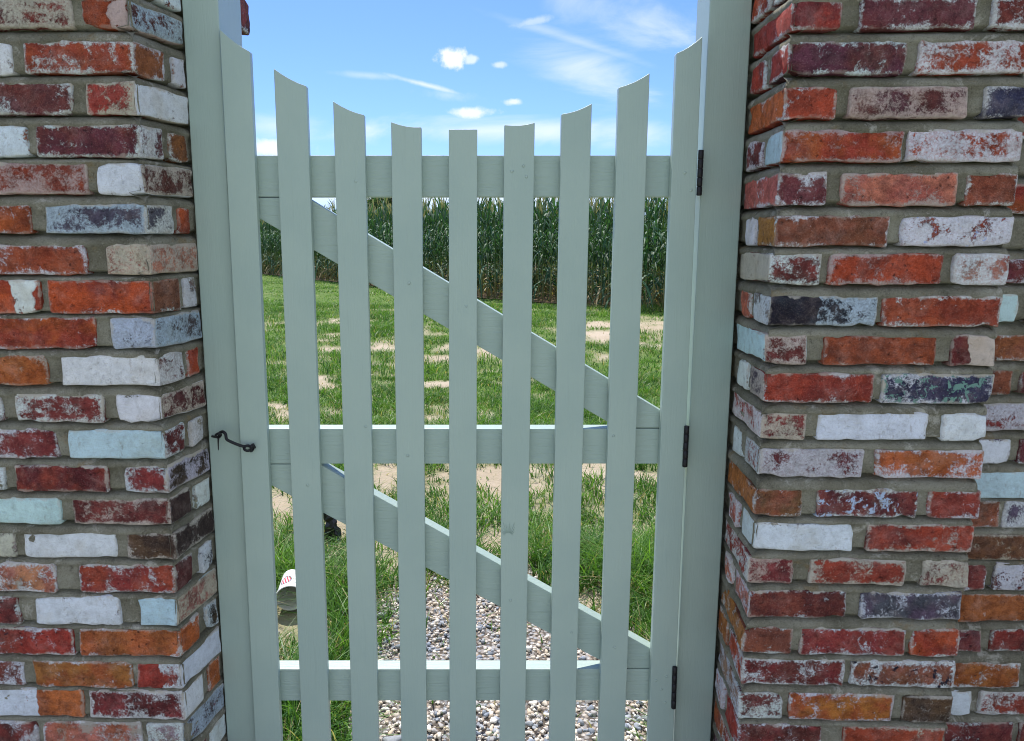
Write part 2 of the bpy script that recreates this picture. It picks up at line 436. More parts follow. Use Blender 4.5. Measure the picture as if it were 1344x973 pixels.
# Rows are (top px, bottom px, front bricks [(x0, x1, look)], return bricks [(x0, x1, look)]); the corner brick is one solid.
LEFT_ROWS = [
 (-4, 36, [(-80, 95, 'mar w=.55 p=crm sm=.5'), (108, 168, 'rdo w=.85 p=pnk a=.15')], [(168, 239, 'mar w=.55 p=blu')]),
 (53, 96, [(-60, 16, 'gry w=.8'), (31, 176, 'rdo w=.22')], [(176, 217, 'brn w=.15'), (227, 243, 'pnk w=.9 p=lil')]),
 (107, 150, [(-60, 95, 'pur w=.28 rim=.9'), (114, 179, 'red w=.38 p=crm rim=.9')], [(179, 245, 'mar w=.92')]),
 (163, 206, [(-90, 36, 'pnk w=.82 a=-.2'), (45, 183, 'pur w=.22 rim=.9')], [(183, 217, 'pur w=.42'), (223, 247, 'brn w=.3')]),
 (213, 255, [(-40, 114, 'red w=.42 p=pnk rim=.9'), (127, 188, 'gry w=.95')], [(188, 249, 'mar w=.45 p=crm')]),
 (268, 307, [(-110, 40, 'rdo w=.05'), (60, 192, 'slt w=.50 p=blu rim=.9')], [(192, 229, 'slt w=.5'), (234, 252, 'rdo w=.1')]),
 (321, 361, [(-40, 114, 'rdo w=.18'), (138, 198, 'pnk w=.55 p=crm t=.2 tc=mar')], [(198, 254, 'pnk w=.45 p=crm')]),
 (368, 412, [(-100, 53, 'rdo w=.85 a=.55 b=.95'), (64, 200, 'rdo w=.03 rim=.4')], [(200, 238, 'brn w=.05'), (242, 258, 'gry w=.7')]),
 (417, 458, [(-40, 125, 'rdo w=.06'), (147, 205, 'slt w=.66 p=blu')], [(205, 259, 'slt w=.6 p=blu')]),
 (467, 507, [(-100, 63, 'org w=.15 p=crm sm=.4'), (81, 210, 'mar w=1.05')], [(210, 243, 'pur w=.48'), (247, 262, 'rdo w=.05')]),
 (518, 555, [(-110, 3, 'mar w=.3'), (20, 136, 'mar w=.38 rim=1'), (154, 214, 'gry w=.93')], [(214, 265, 'mar w=.42 p=crm')]),
 (564, 603, [(-80, 75, 'mar w=.32 sm=.4'), (89, 217, 'gry w=1.0 p=cyn t=.16')], [(217, 243, 'mar w=.2'), (250, 267, 'gry w=.6')]),
 (612, 647, [(-100, 6, 'gry w=.6'), (20, 142, 'mar w=.1 t=.12 tc=blk rim=1'), (163, 222, 'mar w=.34 rim=.9')], [(222, 272, 'drk w=.4 p=lil')]),
 (655, 690, [(-90, 79, 'gry w=1.0 p=cyn'), (95, 224, 'mar w=.32 p=crm rim=1')], [(224, 252, 'drk'), (257, 276, 'gry w=.8')]),
 (700, 735, [(-100, 20, 'gry w=.8 p=crm'), (30, 153, 'mar w=1.0'), (168, 234, 'drk w=.15 p=crm')], [(234, 278, 'drk w=.2 p=crm')]),
 (741, 780, [(-70, 73, 'pnk w=.35 sm=.5'), (103, 231, 'red w=.16 rim=.9')], [(231, 255, 'mar'), (264, 280, 'slt w=.7')]),
 (785, 822, [(-100, 25, 'mar w=.3'), (46, 158, 'pur w=.88'), (183, 233, 'mar w=.93 p=cyn')], [(233, 282, 'pnk w=.5 p=crm')]),
 (827, 863, [(-60, 97, 'red w=.2 t=.25 tc=blk sm=.3 rim=.9'), (104, 237, 'org w=.12')], [(237, 264, 'org w=.1'), (272, 285, 'drk w=.3')]),
 (870, 905, [(-90, 32, 'mar w=.4'), (45, 174, 'org w=.12 sm=.25'), (181, 239, 'red w=.55 a=.1')], [(239, 288, 'mar w=.98')]),
 (907, 945, [(-60, 110, 'org w=.97 a=-1 b=.3'), (118, 242, 'mar w=.34 rim=1')], [(242, 268, 'gry w=.95'), (275, 290, 'org')]),
 (949, 984, [(-110, 51, 'mar w=.3 sm=.4'), (56, 186, 'pnk w=.3 sm=.7 t=.1 tc=mar'), (192, 241, 'gry w=.5 t=.2 tc=mar')], [(241, 292, 'slt w=.6 p=blu')]),
]
RIGHT_ROWS = [
 (-2, 40, [(1042, 1110, 'red w=.12'), (1129, 1283, 'pur w=.2'), (1303, 1361, 'mar w=.35')], [(1042, 991, 'red w=.15')]),
 (54, 98, [(1036, 1191, 'pur w=.14'), (1204, 1354, 'rdo w=.36')], [(1036, 1010, 'red w=.3'), (1004, 986, 'red w=.1')]),
 (114, 156, [(1033, 1102, 'rdo w=.06'), (1114, 1271, 'pur w=.48 p=pnk'), (1292, 1348, 'nvy w=.2')], [(1033, 983, 'org w=.05')]),
 (171, 213, [(1027, 1187, 'rdo w=.28 p=pnk'), (1190, 1342, 'rdo w=.55')], [(1027, 1004, 'gry w=.95 p=cyn'), (999, 980, 'mar w=.4')]),
 (227, 270, [(1024, 1088, 'pur w=.22'), (1103, 1256, 'pnk w=.30 p=pnk'), (1269, 1336, 'brn')], [(1024, 979, 'sal w=.2')]),
 (283, 323, [(1017, 1169, 'brn w=.03 rim=.4'), (1183, 1331, 'red w=.68 t=.25 tc=blu')], [(1017, 993, 'org'), (990, 977, 'gry w=.9')]),
 (333, 374, [(1010, 1081, 'mar w=.36 rim=.8'), (1088, 1238, 'rdo w=.20 p=pnk'), (1251, 1325, 'pnk w=.42')], [(1010, 973, 'gry w=.85 p=crm')]),
 (388, 428, [(1009, 1153, 'blk w=.56 p=blu a=-.05'), (1160, 1314, 'rdo w=.12')], [(1009, 988, 'gry w=.7 p=wht'), (985, 971, 'sal w=.15')]),
 (439, 479, [(1004, 1063, 'mar w=.44 p=crm'), (1081, 1229, 'rdo w=.02 rim=.45'), (1248, 1308, 'mar w=.85 p=crm a=-.2')], [(1004, 969, 'gry w=.9 p=cyn')]),
 (489, 529, [(1003, 1148, 'red w=.06 rim=.5'), (1158, 1304, 'nvy w=.30 t=.44 rim=1')], [(1003, 983, 'slt w=.5 p=crm'), (980, 967, 'gry w=.9')]),
 (541, 577, [(1003, 1062, 'mar w=.46 p=crm'), (1073, 1218, 'mar w=1.05'), (1238, 1297, 'gry w=.97')], [(1003, 965, 'red w=.55')]),
 (588, 626, [(1000, 1136, 'pur w=.60 p=lil t=.15 tc=mar'), (1149, 1292, 'org w=.30')], [(1000, 977, 'red w=.5'), (973, 962, 'gry w=.9')]),
 (641, 678, [(992, 1056, 'brn w=.05'), (1072, 1206, 'mar w=.2 t=.42 tc=blu'), (1220, 1288, 'red w=.22')], [(992, 959, 'org w=.2')]),
 (686, 723, [(992, 1121, 'gry w=.90'), (1138, 1279, 'red w=.26 p=crm rim=1')], [(992, 973, 'gry w=.9'), (969, 957, 'sal w=.4')]),
 (731, 766, [(983, 1044, 'mar w=.30 p=pnk rim=.8'), (1063, 1189, 'red w=.30 p=crm rim=1'), (1210, 1272, 'mar w=.60 p=crm')], [(983, 953, 'red w=.5')]),
 (774, 810, [(983, 1113, 'mar w=.1 rim=.9'), (1130, 1263, 'slt w=.22 rim=.9')], [(983, 965, 'pnk w=.4'), (961, 951, 'sal w=.5')]),
 (822, 858, [(978, 1043, 'brn w=.15'), (1050, 1190, 'red w=.16 rim=1'), (1197, 1261, 'rdo w=.05')], [(978, 947, 'org w=.25')]),
 (863, 898, [(975, 1110, 'mar w=.28 rim=.8'), (1117, 1255, 'brn w=.36 t=.35 tc=blk')], [(975, 957, 'rdo w=.3'), (953, 943, 'org')]),
 (908, 944, [(971, 1031, 'pur w=.48'), (1036, 1173, 'org w=.18'), (1184, 1250, 'drk w=.12 p=crm')], [(971, 940, 'pnk w=.45')]),
 (950, 988, [(970, 1080, 'mar w=.26'), (1106, 1240, 'rdo w=.24 p=crm')], [(970, 952, 'red w=.3'), (949, 940, 'pnk w=.5')]),
]
BACK_ROWS = [
 (344, 372, [(1310, 1370, 'pur w=.2')]), (386, 424, [(1250, 1337, 'gry w=.98 p=cyn'), (1350, 1480, 'drk')]), (439, 474, [(1300, 1420, 'brn')]), (486, 518, [(1250, 1328, 'brn w=.05'), (1339, 1470, 'mar')]),
 (529, 566, [(1282, 1400, 'mar w=.62 p=lil')]), (576, 609, [(1270, 1327, 'slt w=.8'), (1338, 1450, 'pur w=.2')]), (619, 656, [(1274, 1400, 'gry w=1.0 p=cyn')]),
 (657, 693, [(1240, 1312, 'brn'), (1318, 1430, 'slt w=.55')]), (702, 736, [(1270, 1400, 'brn w=.16 p=crm')]), (740, 775, [(1240, 1296, 'mar w=.1'), (1305, 1420, 'pur w=.72 p=lil')]),
 (780, 817, [(1255, 1390, 'org w=.02')]), (826, 856, [(1225, 1289, 'pur'), (1300, 1420, 'mar w=.25')]), (870, 904, [(1215, 1340, 'org w=.28')]), (908, 939, [(1220, 1275, 'slt w=.88'), (1284, 1410, 'red w=.42')]),
 (948, 984, [(1205, 1335, 'mar w=.12')]),
]
def mortar_skin(fn, us, ws, prof, name, depth=.0):
    """grid over the joints; fn(u, w) gives the face point and outward normal, prof(w) how far the joint is struck back"""
    V = []; nu, nw = len(us), len(ws)
    for w in ws:
        for u in us:
            p, n = fn(u, w)
            k = prof(w, u) + mnoise.noise(Vector(p) * 40) * .0032 + mnoise.noise(Vector(p) * 12 + Vector((3, 1, 7))) * .0035 + mnoise.noise(Vector(p) * 130) * .0016
            V.append(Vector(p) - Vector(n) * k)
    F = [(j * nu + i, j * nu + i + 1, (j + 1) * nu + i + 1, (j + 1) * nu + i) for j in range(nw - 1) for i in range(nu - 1)]
    return V, F
def joint_profile(rows_z):
    tops = sorted([(t, b) for t, b in rows_z])       # (top z, bottom z) of every course
    bots = sorted(b for t, b in tops); tps = sorted(t for t, b in tops)
    def prof(z, u):
        # inside a joint: deep under the brick above, flush on the brick below
        zb = min((b for b in bots if b > z - .004), default=None)
        zt = max((t for t in tps if t < z + .004), default=None)
        if zb is None or zt is None or zb - zt > .045 or zb < zt: return .0060
        f = max(0, min(1, (z - zt) / max(.004, zb - zt)))
        return .0008 + .0050 * f + .0220 * f ** 4
    return prof

def build_pillar(root, rows, d0, k, xc, sgn, post_d, post_px, outer_x, top_z):
    """sgn +1: the gateway is to the right of the pillar (left pillar)"""
    yaw = math.atan(k)
    nrm = Vector((k, -1, 0)).normalized()
    def face(px, py):
        x, z = ray(px, py); t = (d0 - k * xc) / (1 - k * x)
        return x * t, t, EYE + z * t
    rz = []; corner = []
    for r in rows:
        cx_px = r[3][0][0]
        top, bot = face(cx_px, r[0])[2], face(cx_px, r[1])[2]
        rz.append((top, bot)); corner.append(face(cx_px, (r[0] + r[1]) / 2)[0])
    fit = np.polyfit([(a + b) / 2 for a, b in rz], corner, 1)
    def post_x(z):      # where the return meets the post
        lo = post_px[0] + (post_px[1] - post_px[0]) * (proj(0, post_d, z)[1] / 973)
        x, _ = ray(lo, proj(0, post_d, z)[1]); return x * post_d
    def ret_point(z, s, xcor):
        xn, xf = xcor, post_x(z)
        dn = d0 + k * (xcor - xc)
        return xn + (xf - xn) * s, dn + (post_d - dn) * s
    def ret_s(z, px, xcor):
        lo, hi = -.2, 2.2
        for _ in range(30):
            m_ = (lo + hi) / 2; x, d = ret_point(z, m_, xcor)
            p = proj(x, d, z)[0]
            if (p < px) == (sgn > 0): lo = m_
            else: hi = m_
        return (lo + hi) / 2
    allz = list(rz)
    def front_brick(x0, x1, zt, zb, st, d_extra=.10):
        xm = (x0 + x1) / 2; ym = d0 + k * (xm - xc); L = (x1 - x0) / math.cos(yaw)
        pr = RND.uniform(-.0015, .0025)
        add_brick(root, (xm - nrm.x * (d_extra / 2 - pr), ym - nrm.y * (d_extra / 2 - pr), (zt + zb) / 2), L, d_extra, zt - zb, yaw, st)
    def corner_brick(x0, x1, zt, zb, dend, st, st_end, skew):
        xm = (x0 + x1) / 2; yn = d0 + k * (xm - xc); L = abs(x1 - x0); Dp = dend - yn
        c = add_brick(root, (xm, yn + Dp / 2, (zt + zb) / 2), L, Dp, zt - zb, yaw, st, st_end)
        # shear so the end face follows the return
        me = c.data
        for v in me.vertices: v.co.x += skew * (v.co.y + Dp / 2)
    def ret_brick(z_t, z_b, s0, s1, xcor, st):
        zm = (z_t + z_b) / 2; a = ret_point(zm, s0, xcor); b = ret_point(zm, s1, xcor)
        L = math.hypot(b[0] - a[0], b[1] - a[1]); ang = math.atan2(b[1] - a[1], b[0] - a[0])
        wdt = .095; nv = Vector((-(b[1] - a[1]), b[0] - a[0])) / L * (1 if sgn > 0 else -1)  # towards the core
        pr = RND.uniform(-.001, .003)
        cx_, cy_ = (a[0] + b[0]) / 2 + nv.x * (wdt / 2 - pr), (a[1] + b[1]) / 2 + nv.y * (wdt / 2 - pr)
        yaw_ = ang if sgn > 0 else ang + math.pi
        add_brick(root, (cx_, cy_, zm), L, wdt, z_t - z_b, yaw_, st)
    for r, (zt, zb) in zip(rows, rz):
        zm = (zt + zb) / 2; pm = (r[0] + r[1]) / 2
        cpx = r[3][0][0]
        xcor = face(cpx, pm)[0]
        xcor = xcor * .65 + np.polyval(fit, zm) * .35
        rr = r[3]
        s_end = ret_s(zm, rr[0][1], xcor) if len(rr) > 1 else 1.02
        dend = ret_point(zm, s_end, xcor)[1]
        skew = (post_x(zm) - xcor) / (post_d - (d0 + k * (xcor - xc)))
        for i, (x0, x1, st) in enumerate(r[2]):
            X0, X1 = face(x0, pm)[0], face(x1, pm)[0]
            is_c = (i == len(r[2]) - 1) if sgn > 0 else (i == 0)
            if is_c:
                if sgn > 0: X1 = xcor
                else: X0 = xcor
                corner_brick(X0, X1, zt, zb, dend, st, rr[0][2], skew)
            else: front_brick(X0, X1, zt, zb, st)
        if sgn > 0:      # carry the course on to the outer edge
            x = face(r[2][0][0], pm)[0] - .014
            while x - .19 > outer_x: front_brick(x - .2, x, zt, zb, gen_style()); x -= .214
        for s in rr[1:]:
            s0, s1 = ret_s(zm, s[0], xcor), ret_s(zm, s[1], xcor)
            ret_brick(zt, zb, s0, max(s1, s0 + .1), xcor, s[2])
    def filler(zt, zb, odd):
        xcor = np.polyval(fit, (zt + zb) / 2); zm = (zt + zb) / 2
        first = .10 if odd else .2
        dend = (ret_point(zm, 1.02, xcor) if odd else ret_point(zm, .5, xcor))[1]
        skew = (post_x(zm) - xcor) / (post_d - (d0 + k * (xcor - xc)))
        if sgn > 0:
            corner_brick(xcor - first, xcor, zt, zb, dend, gen_style(), gen_style(), skew); x = xcor - first - .014
            while x - .19 > outer_x: front_brick(x - .2, x, zt, zb, gen_style()); x -= .214
        else:
            corner_brick(xcor, xcor + first, zt, zb, dend, gen_style(), gen_style(), skew); x = xcor + first + .014
            while x < outer_x - .05: front_brick(x, min(outer_x, x + .2), zt, zb, gen_style()); x += .214
        if not odd: ret_brick(zt, zb, .58, 1.02, xcor, gen_style())
        allz.append((zt, zb))
    z = rz[-1][1]; odd = False
    while z > .02:
        zt = z - .015; zb = max(zt - .056, -.03); filler(zt, zb, odd); odd = not odd; z = zb
    z = rz[0][0]; odd = False
    while z < top_z:
        zb = z + .015; filler(zb + .056, zb, odd); odd = not odd; z = zb + .056
    ztop = z
    # mortar core
    prof = joint_profile(allz)
    ws = list(np.arange(-.04, ztop + .001, .0045))
    x_in, x_out = np.polyval(fit, 1.2), outer_x
    V = []; F = []
    def addg(vf):
        o = len(V); V.extend(vf[0]); F.extend([tuple(i + o for i in f) for f in vf[1]])
    us = list(np.arange(0, abs(x_out - x_in) + .0001, .011)) + [abs(x_out - x_in)]
    def ff(u, w):
        xc_ = np.polyval(fit, w); x = xc_ - sgn * u
        return (x, d0 + k * (x - xc), w), nrm
    addg(mortar_skin(ff, us, ws, prof, 'm'))
    def fr(u, w):
        xcor = np.polyval(fit, w); x, d = ret_point(w, u, xcor); return (x, d, w), (sgn, 0, 0)
    addg(mortar_skin(fr, list(np.linspace(-.0, 1.9, 26)), ws, lambda w, u: prof(w, u) if u < 1.15 else -.014, 'm'))  # behind the post the skin is swelled out to block leaking sun
    dback = d0 + 2 * (post_d - d0) + .02
    # outer side, back and top
    xo = x_out + sgn * .006; yo = d0 + k * (x_out - xc)
    o = len(V)
    xi_t, xi_b = np.polyval(fit, ztop) - sgn * .010, np.polyval(fit, 0) - sgn * .010
    V.extend([Vector(p) for p in [(xo, yo + .006, -.04), (xo, dback, -.04), (xo, dback, ztop), (xo, yo + .006, ztop),
                                  (xi_b, dback, -.04), (xi_t, dback, ztop), (xi_t, d0 + .008, ztop)]])
    F.extend([(o, o + 1, o + 2, o + 3), (o + 1, o + 4, o + 5, o + 2), (o + 3, o + 2, o + 5, o + 6)])
    V = [v - root.location for v in V]
    link('mortar', mesh('mortar', V, F, True), M_MORTAR, root)
    return allz, fit

PL = empty('brick_pillar', (-1.0, 1.6, 0), 'wide brick pillar of reclaimed painted bricks on the latch side of the gate', 'brick pillar', 'brick pillars beside the gate')
PR = empty('brick_pillar', (.74, 1.55, 0), 'narrow brick pillar of red and whitewashed bricks beside the hinges, lower wall behind it', 'brick pillar', 'brick pillars beside the gate')
POST_D = 1.60
zL, fitL = build_pillar(PL, LEFT_ROWS, 1.450, -.026, -.595, +1, POST_D, (237, 297), -1.35, 2.06)
zR, fitR = build_pillar(PR, RIGHT_ROWS, 1.388, -.036, .537, -1, POST_D, (990, 935), .953, 2.06)

# brick that sticks out past the back edge of the left post, high up
x0, z0 = on_plane(326, 0, 1.80); x1, z1 = on_plane(322, 36, 1.80)
add_brick(PL, (x0 - .095 - .020, 1.83, z1 + .038), .19, .10, .070, 0, 'mar w=.1 rim=.2')

# wall set back behind the right pillar
PB = empty('brick_wall', (1.6, 1.62, 0), 'mixed brick garden wall set back behind the pillar at the far right', 'brick wall')
DB = 1.530
bz = []
for t, b, br in BACK_ROWS:
    zt, zb = on_plane(1300, t, DB)[1], on_plane(1300, b, DB)[1]
    zt = max(zt, zb + .05)
    bz.append((zt, zb)); pm = (t + b) / 2
    xe = None
    for x0, x1, st in br:
        X0, X1 = on_plane(x0, pm, DB)[0], on_plane(x1, pm, DB)[0]
        X1 = min(X1, X0 + .21) if X1 - X0 > .215 else X1
        add_brick(PB, ((X0 + X1) / 2, DB + .05, (zt + zb) / 2), X1 - X0, .10, zt - zb, 0, st); xe = X1
    x = xe + .015
    while x < 1.95: add_brick(PB, (x + .1, DB + .05, (zt + zb) / 2), .2, .1, zt - zb, 0, gen_style()); x += .215
z = bz[-1][1]; q = 0
while z > .02:
    zt = z - .015; zb = max(zt - .056, -.03); x = .90 + (q % 2) * .107
    while x < 1.95: add_brick(PB, (x + .1, DB + .05, (zt + zb) / 2), .2, .1, zt - zb, 0, gen_style()); x += .215
    bz.append((zt, zb)); z = zb; q += 1
z = bz[0][0]
while z < 1.85:
    zb = z + .015; zt = zb + .056; x = 1.0 + (q % 2) * .107
    while x < 1.95: add_brick(PB, (x + .1, DB + .05, (zt + zb) / 2), .2, .1, zt - zb, 0, gen_style()); x += .215
    bz.append((zt, zb)); z = zt; q += 1
zt_back = z
pv, pf = mortar_skin(lambda u, w: ((u, DB, w), (0, -1, 0)), list(np.arange(.90, 2.1, .014)), list(np.arange(-.04, zt_back + .002, .0062)), joint_profile(bz), 'm')
o = len(pv)
pv += [Vector(p) for p in [(2.08, DB + .006, -.04), (2.08, DB + .22, -.04), (2.08, DB + .22, zt_back), (2.08, DB + .006, zt_back), (.90, DB + .22, -.04), (.90, DB + .22, zt_back), (.90, DB + .006, zt_back)]]
pf += [(o, o + 1, o + 2, o + 3), (o + 1, o + 4, o + 5, o + 2), (o + 3, o + 2, o + 5, o + 6)]
link('mortar', mesh('mortar', [v - PB.location for v in pv], pf, True), M_MORTAR, PB)

# ------------------------------------------------------------------ gate posts
def line_x(a, b, z, d):
    """x at height z (plane d) of an edge traced through two photo points"""
    xa, za = on_plane(*a, d); xb, zb = on_plane(*b, d)
    return xa + (xb - xa) * (z - za) / (zb - za)
def post(label, la, lb, ra, rb, depth):
    zt = 2.10
    pts = [(line_x(la, lb, 0, POST_D), -.02), (line_x(ra, rb, 0, POST_D), -.02), (line_x(ra, rb, zt, POST_D), zt), (line_x(la, lb, zt, POST_D), zt)]
    cx_ = sum(p[0] for p in pts) / 4
    pts = [(x - cx_, z) for x, z in pts]
    o = link('gate_post', prism('gate_post', pts, 0, depth, .0025), M_PV, None, (cx_, POST_D, 0))
    return tag(o, label, 'gate post', 'painted gate posts')
post('sage green wooden post beside the latch hook, against the wide pillar', (238.5, 0), (298.5, 973), (286, 0), (335.5, 973), .155)
post('sage green wooden post carrying the three black hinges', (932, 0), (884.6, 973), (987.5, 0), (932.5, 973), .092)

# ------------------------------------------------------------------ gate
GD = 1.585; PT = .019; RD = GD + PT + .0005; RT = .038
gate = empty('picket_gate', (0, GD, 0), 'sage green picket gate with a scooped top, diagonal braces and black hinges', 'gate')
PK = [((288, 38), (335, 973), (328, 68), (369, 973)), ((359, 90), (396.8, 973), (402, 113), (433, 973)),
      ((437, 133), (462.5, 973), (478, 151), (497, 973)), ((513, 160), (526.7, 973), (553, 167), (560, 973)),
      ((589, 170), (590, 973), (626.5, 170), (624.6, 973)), ((662, 164), (655.8, 973), (702, 161), (689, 973)),
      ((737, 150), (721, 973), (777, 136), (754.6, 973)), ((812, 115), (785.7, 973), (853, 96), (819.5, 973)),
      ((888, 70), (850.7, 973), (922, 48), (883.6, 973))]
ZB = .075
def local(pts): return pts
for i, (lt, lb, rt, rb) in enumerate(PK):
    xl0, zl = on_plane(*lt, GD); xr0, zr = on_plane(*rt, GD)
    xlb, xrb = line_x(lt, lb, ZB, GD), line_x(rt, rb, ZB, GD)
    mid = ((xl0 + xr0) / 2, (zl + zr) / 2 - (.0035 if i != 4 else 0))
    q1 = (xl0 * .75 + xr0 * .25, zl * .75 + zr * .25 - (.0026 if i != 4 else 0)); q3 = (xl0 * .25 + xr0 * .75, zl * .25 + zr * .75 - (.0026 if i != 4 else 0))
    pts = [(xlb, ZB), (xrb, ZB), (xr0, zr), q3, mid, q1, (xl0, zl)]
    cx_ = (xl0 + xr0) / 2
    pts = [(x - cx_, z) for x, z in pts]
    link('picket', prism('picket', pts, 0, PT, .0018), M_PV, gate, (cx_, RND.uniform(-.0008, .0004), 0))
XL, XR = line_x(PK[0][0], PK[0][1], 1.0, GD) + .004, line_x(PK[8][2], PK[8][3], 1.0, GD) - .004
def xedge(z, side):   # the gate's own slightly tapering sides
    return (line_x(PK[0][0], PK[0][1], z, GD) + .004) if side < 0 else (line_x(PK[8][2], PK[8][3], z, GD) - .004)
def rail(yt, yb):
    zt, zb = on_plane(620, yt, RD)[1], on_plane(620, yb, RD)[1]
    link('rail', prism('rail', [(xedge(zb, -1), zb), (xedge(zb, 1), zb), (xedge(zt, 1), zt), (xedge(zt, -1), zt)], 0, RT, .0022), M_PH, gate, (0, RD - GD, 0))
    return zt, zb
r1 = rail(204, 258.5); r2 = rail(563, 609); r3 = rail(878.5, 920)
def clip(poly, f):
    out = []
    for a, b in zip(poly, poly[1:] + poly[:1]):
        fa, fb = f(a), f(b)
        if fa >= 0: out.append(a)
        if (fa >= 0) != (fb >= 0):
            t = fa / (fa - fb); out.append((a[0] + (b[0] - a[0]) * t, a[1] + (b[1] - a[1]) * t))
    return out
def brace(ta, tb, ba, bb, ztop, zbot):
    """strip between two traced edges, cut off by the rails above and below and the gate's sides"""
    P = [on_plane(*p, RD) for p in (ta, tb, bb, ba)]
    def ext(a, b, x): return (x, a[1] + (b[1] - a[1]) * (x - a[0]) / (b[0] - a[0]))
    poly = [ext(P[0], P[1], -1), ext(P[3], P[2], -1), ext(P[3], P[2], 1), ext(P[0], P[1], 1)]
    poly = clip(poly, lambda p: ztop - .0015 - p[1]); poly = clip(poly, lambda p: p[1] - zbot - .0015)
    poly = clip(poly, lambda p: p[0] - xedge(p[1], -1) - .03); poly = clip(poly, lambda p: xedge(p[1], 1) - .012 - p[0])
    link('brace', prism('brace', poly, 0, RT - .001, .002), M_PH, gate, (0, RD - GD + .0012, 0))
brace((482.4, 307.5), (769, 480), (411.6, 328.5), (628, 455), r1[1], r2[0])
brace((558, 687), (826, 836), (558, 745), (721.6, 832), r2[1], r3[0])
# hinges
for (xt, yt, xb, yb) in [(920.3, 197, 917.5, 257), (901.5, 559, 898.8, 613), (885.8, 875, 884, 930)]:
    a, b = on_plane(xt, yt, GD - .003), on_plane(xb, yb, GD - .003)
    n = 5; prof = []; rad = []
    for j in range(n):
        for f, r in ((0.0, .0042), (.06, .0056), (.94, .0056), (1.0, .0042)):
            t = (j + f) / n; prof.append((a[0] + (b[0] - a[0]) * t, 0, a[1] + (b[1] - a[1]) * t)); rad.append(r)
    h = link('hinge', tube_me('hinge', prof, rad, 10), M_IRON, gate, (0, -.003, 0))
    leaf = prism('hinge_leaf', [(b[0] - .020, b[1] + .003), (b[0] + .003, b[1] + .003), (a[0] + .003, a[1] - .003), (a[0] - .020, a[1] - .003)], 0, .006, .0005)
# painted-over screw heads
bm = bmesh.new(); bmesh.ops.create_uvsphere(bm, u_segments=8, v_segments=4, radius=.0031)
for v in bm.verts: v.co.y *= .45
sh_me = bpy.data.meshes.new('screw_head'); bm.to_mesh(sh_me); bm.free(); sh_me.shade_smooth()
for p in [(899, 227), (907, 250), (898, 568), (901, 572), (895, 590), (897, 605), (861, 893), (875, 888), (868, 905), (873, 922), (467, 238), (691, 232), (687, 218), (672, 225),
          (805, 572), (807, 850), (670, 788), (404, 637), (612, 402), (537, 372), (750, 830), (480, 560), (535, 598)]:
    x, z = on_plane(*p, GD); link('screw_head', sh_me, M_PV, gate, (x, -.0006, z))
# fan of brush ridges around a knot on the sixth picket
bm = bmesh.new(); kx, kz = on_plane(667, 706, GD)   # knot
for i in range(11):
    a = R(38 + i * 11); L = .022 + .012 * ((i * 7) % 5) / 4
    p0 = Vector((kx + math.cos(a) * .010, 0, kz + math.sin(a) * .012)); p1 = Vector((kx + math.cos(a) * L * .8, 0, kz + math.sin(a) * L * 1.2))
    s = Vector((-math.sin(a), 0, math.cos(a))) * .0009
    vs = [bm.verts.new(p) for p in (p0 - s, p1 - s * .3, p1 + s * .3, p0 + s)]
    m0, m1 = bm.verts.new(p0 + Vector((0, -.0020, 0))), bm.verts.new(p1 + Vector((0, -.0012, 0)))
    for f in ((vs[0], vs[1], m1, m0), (m0, m1, vs[2], vs[3])): bm.faces.new(f)
for v in bm.verts: v.co.y += .0002
me = bpy.data.meshes.new('knot_ridges'); bm.to_mesh(me); bm.free()
link('knot_ridges', me, M_PV, gate)

# ------------------------------------------------------------------ hook and eyes
def P3(px, py, d): x, z = on_plane(px, py, d); return Vector((x, d, z))
base = P3(333, 588, GD)
hk = empty('gate_hook', base, 'small black iron hook and eye holding the gate to the left post', 'hook')
def smooth(pts, n=6):
    out = []
    for i in range(len(pts) - 1):
        p0, p1, p2, p3 = pts[max(i - 1, 0)], pts[i], pts[i + 1], pts[min(i + 2, len(pts) - 1)]
        for k in range(n):
            t = k / n
            out.append(.5 * ((2 * p1) + (p2 - p0) * t + (2 * p0 - 5 * p1 + 4 * p2 - p3) * t * t + (3 * p1 - p0 - 3 * p2 + p3) * t ** 3))
    return out + [pts[-1]]
f = GD - .012
rod = [P3(*p) for p in [(321, 586.5, f), (314, 584.5, f), (303, 580, f - .004), (297.5, 576.5, f - .004), (296, 570, f - .002), (292.5, 567, f), (288.5, 568.5, f + .004), (287, 574, f + .004), (286.4, 581, f + .005), (286.7, 591, f + .006)]]
rs = smooth(rod); rr = [.0034 if i < len(rs) * .62 else .0034 - .0026 * (i - len(rs) * .62) / (len(rs) * .38) for i in range(len(rs))]
link('hook_rod', tube_me('hook_rod', [p - base for p in rs], rr, 8), M_IRON, hk)
ring = [P3(325 + 4.6 * math.cos(a), 588.5 + 3.4 * math.sin(a), f - .004 * math.sin(a)) for a in [2 * math.pi * k / 14 for k in range(15)]]
link('hook_loop', tube_me('hook_loop', [p - base for p in ring], .0030, 8), M_IRON, hk)
def eye(c, r, shank_to, nm):
    pts = [c + Vector((r * math.cos(a) * .35, -r * math.sin(a) * .9, r * math.sin(a + 1.2))) for a in [2 * math.pi * k / 12 for k in range(12)]]
    pts = pts + [c + (shank_to - c) * .3, shank_to]
    link(nm, tube_me(nm, [p - base for p in pts], .0029, 8), M_IRON, hk)
eye(P3(331, 588, f + .002), .008, P3(336, 587, GD + .004), 'screw_eye')
loop = [P3(286.5, 575, f + .004), P3(283, 571.5, f), P3(287, 569, f - .004), P3(290, 571, f - .002), P3(287.5, 574, f + .002), P3(283, 573.8, f + .009), P3(278, 572.6, POST_D + .004)]
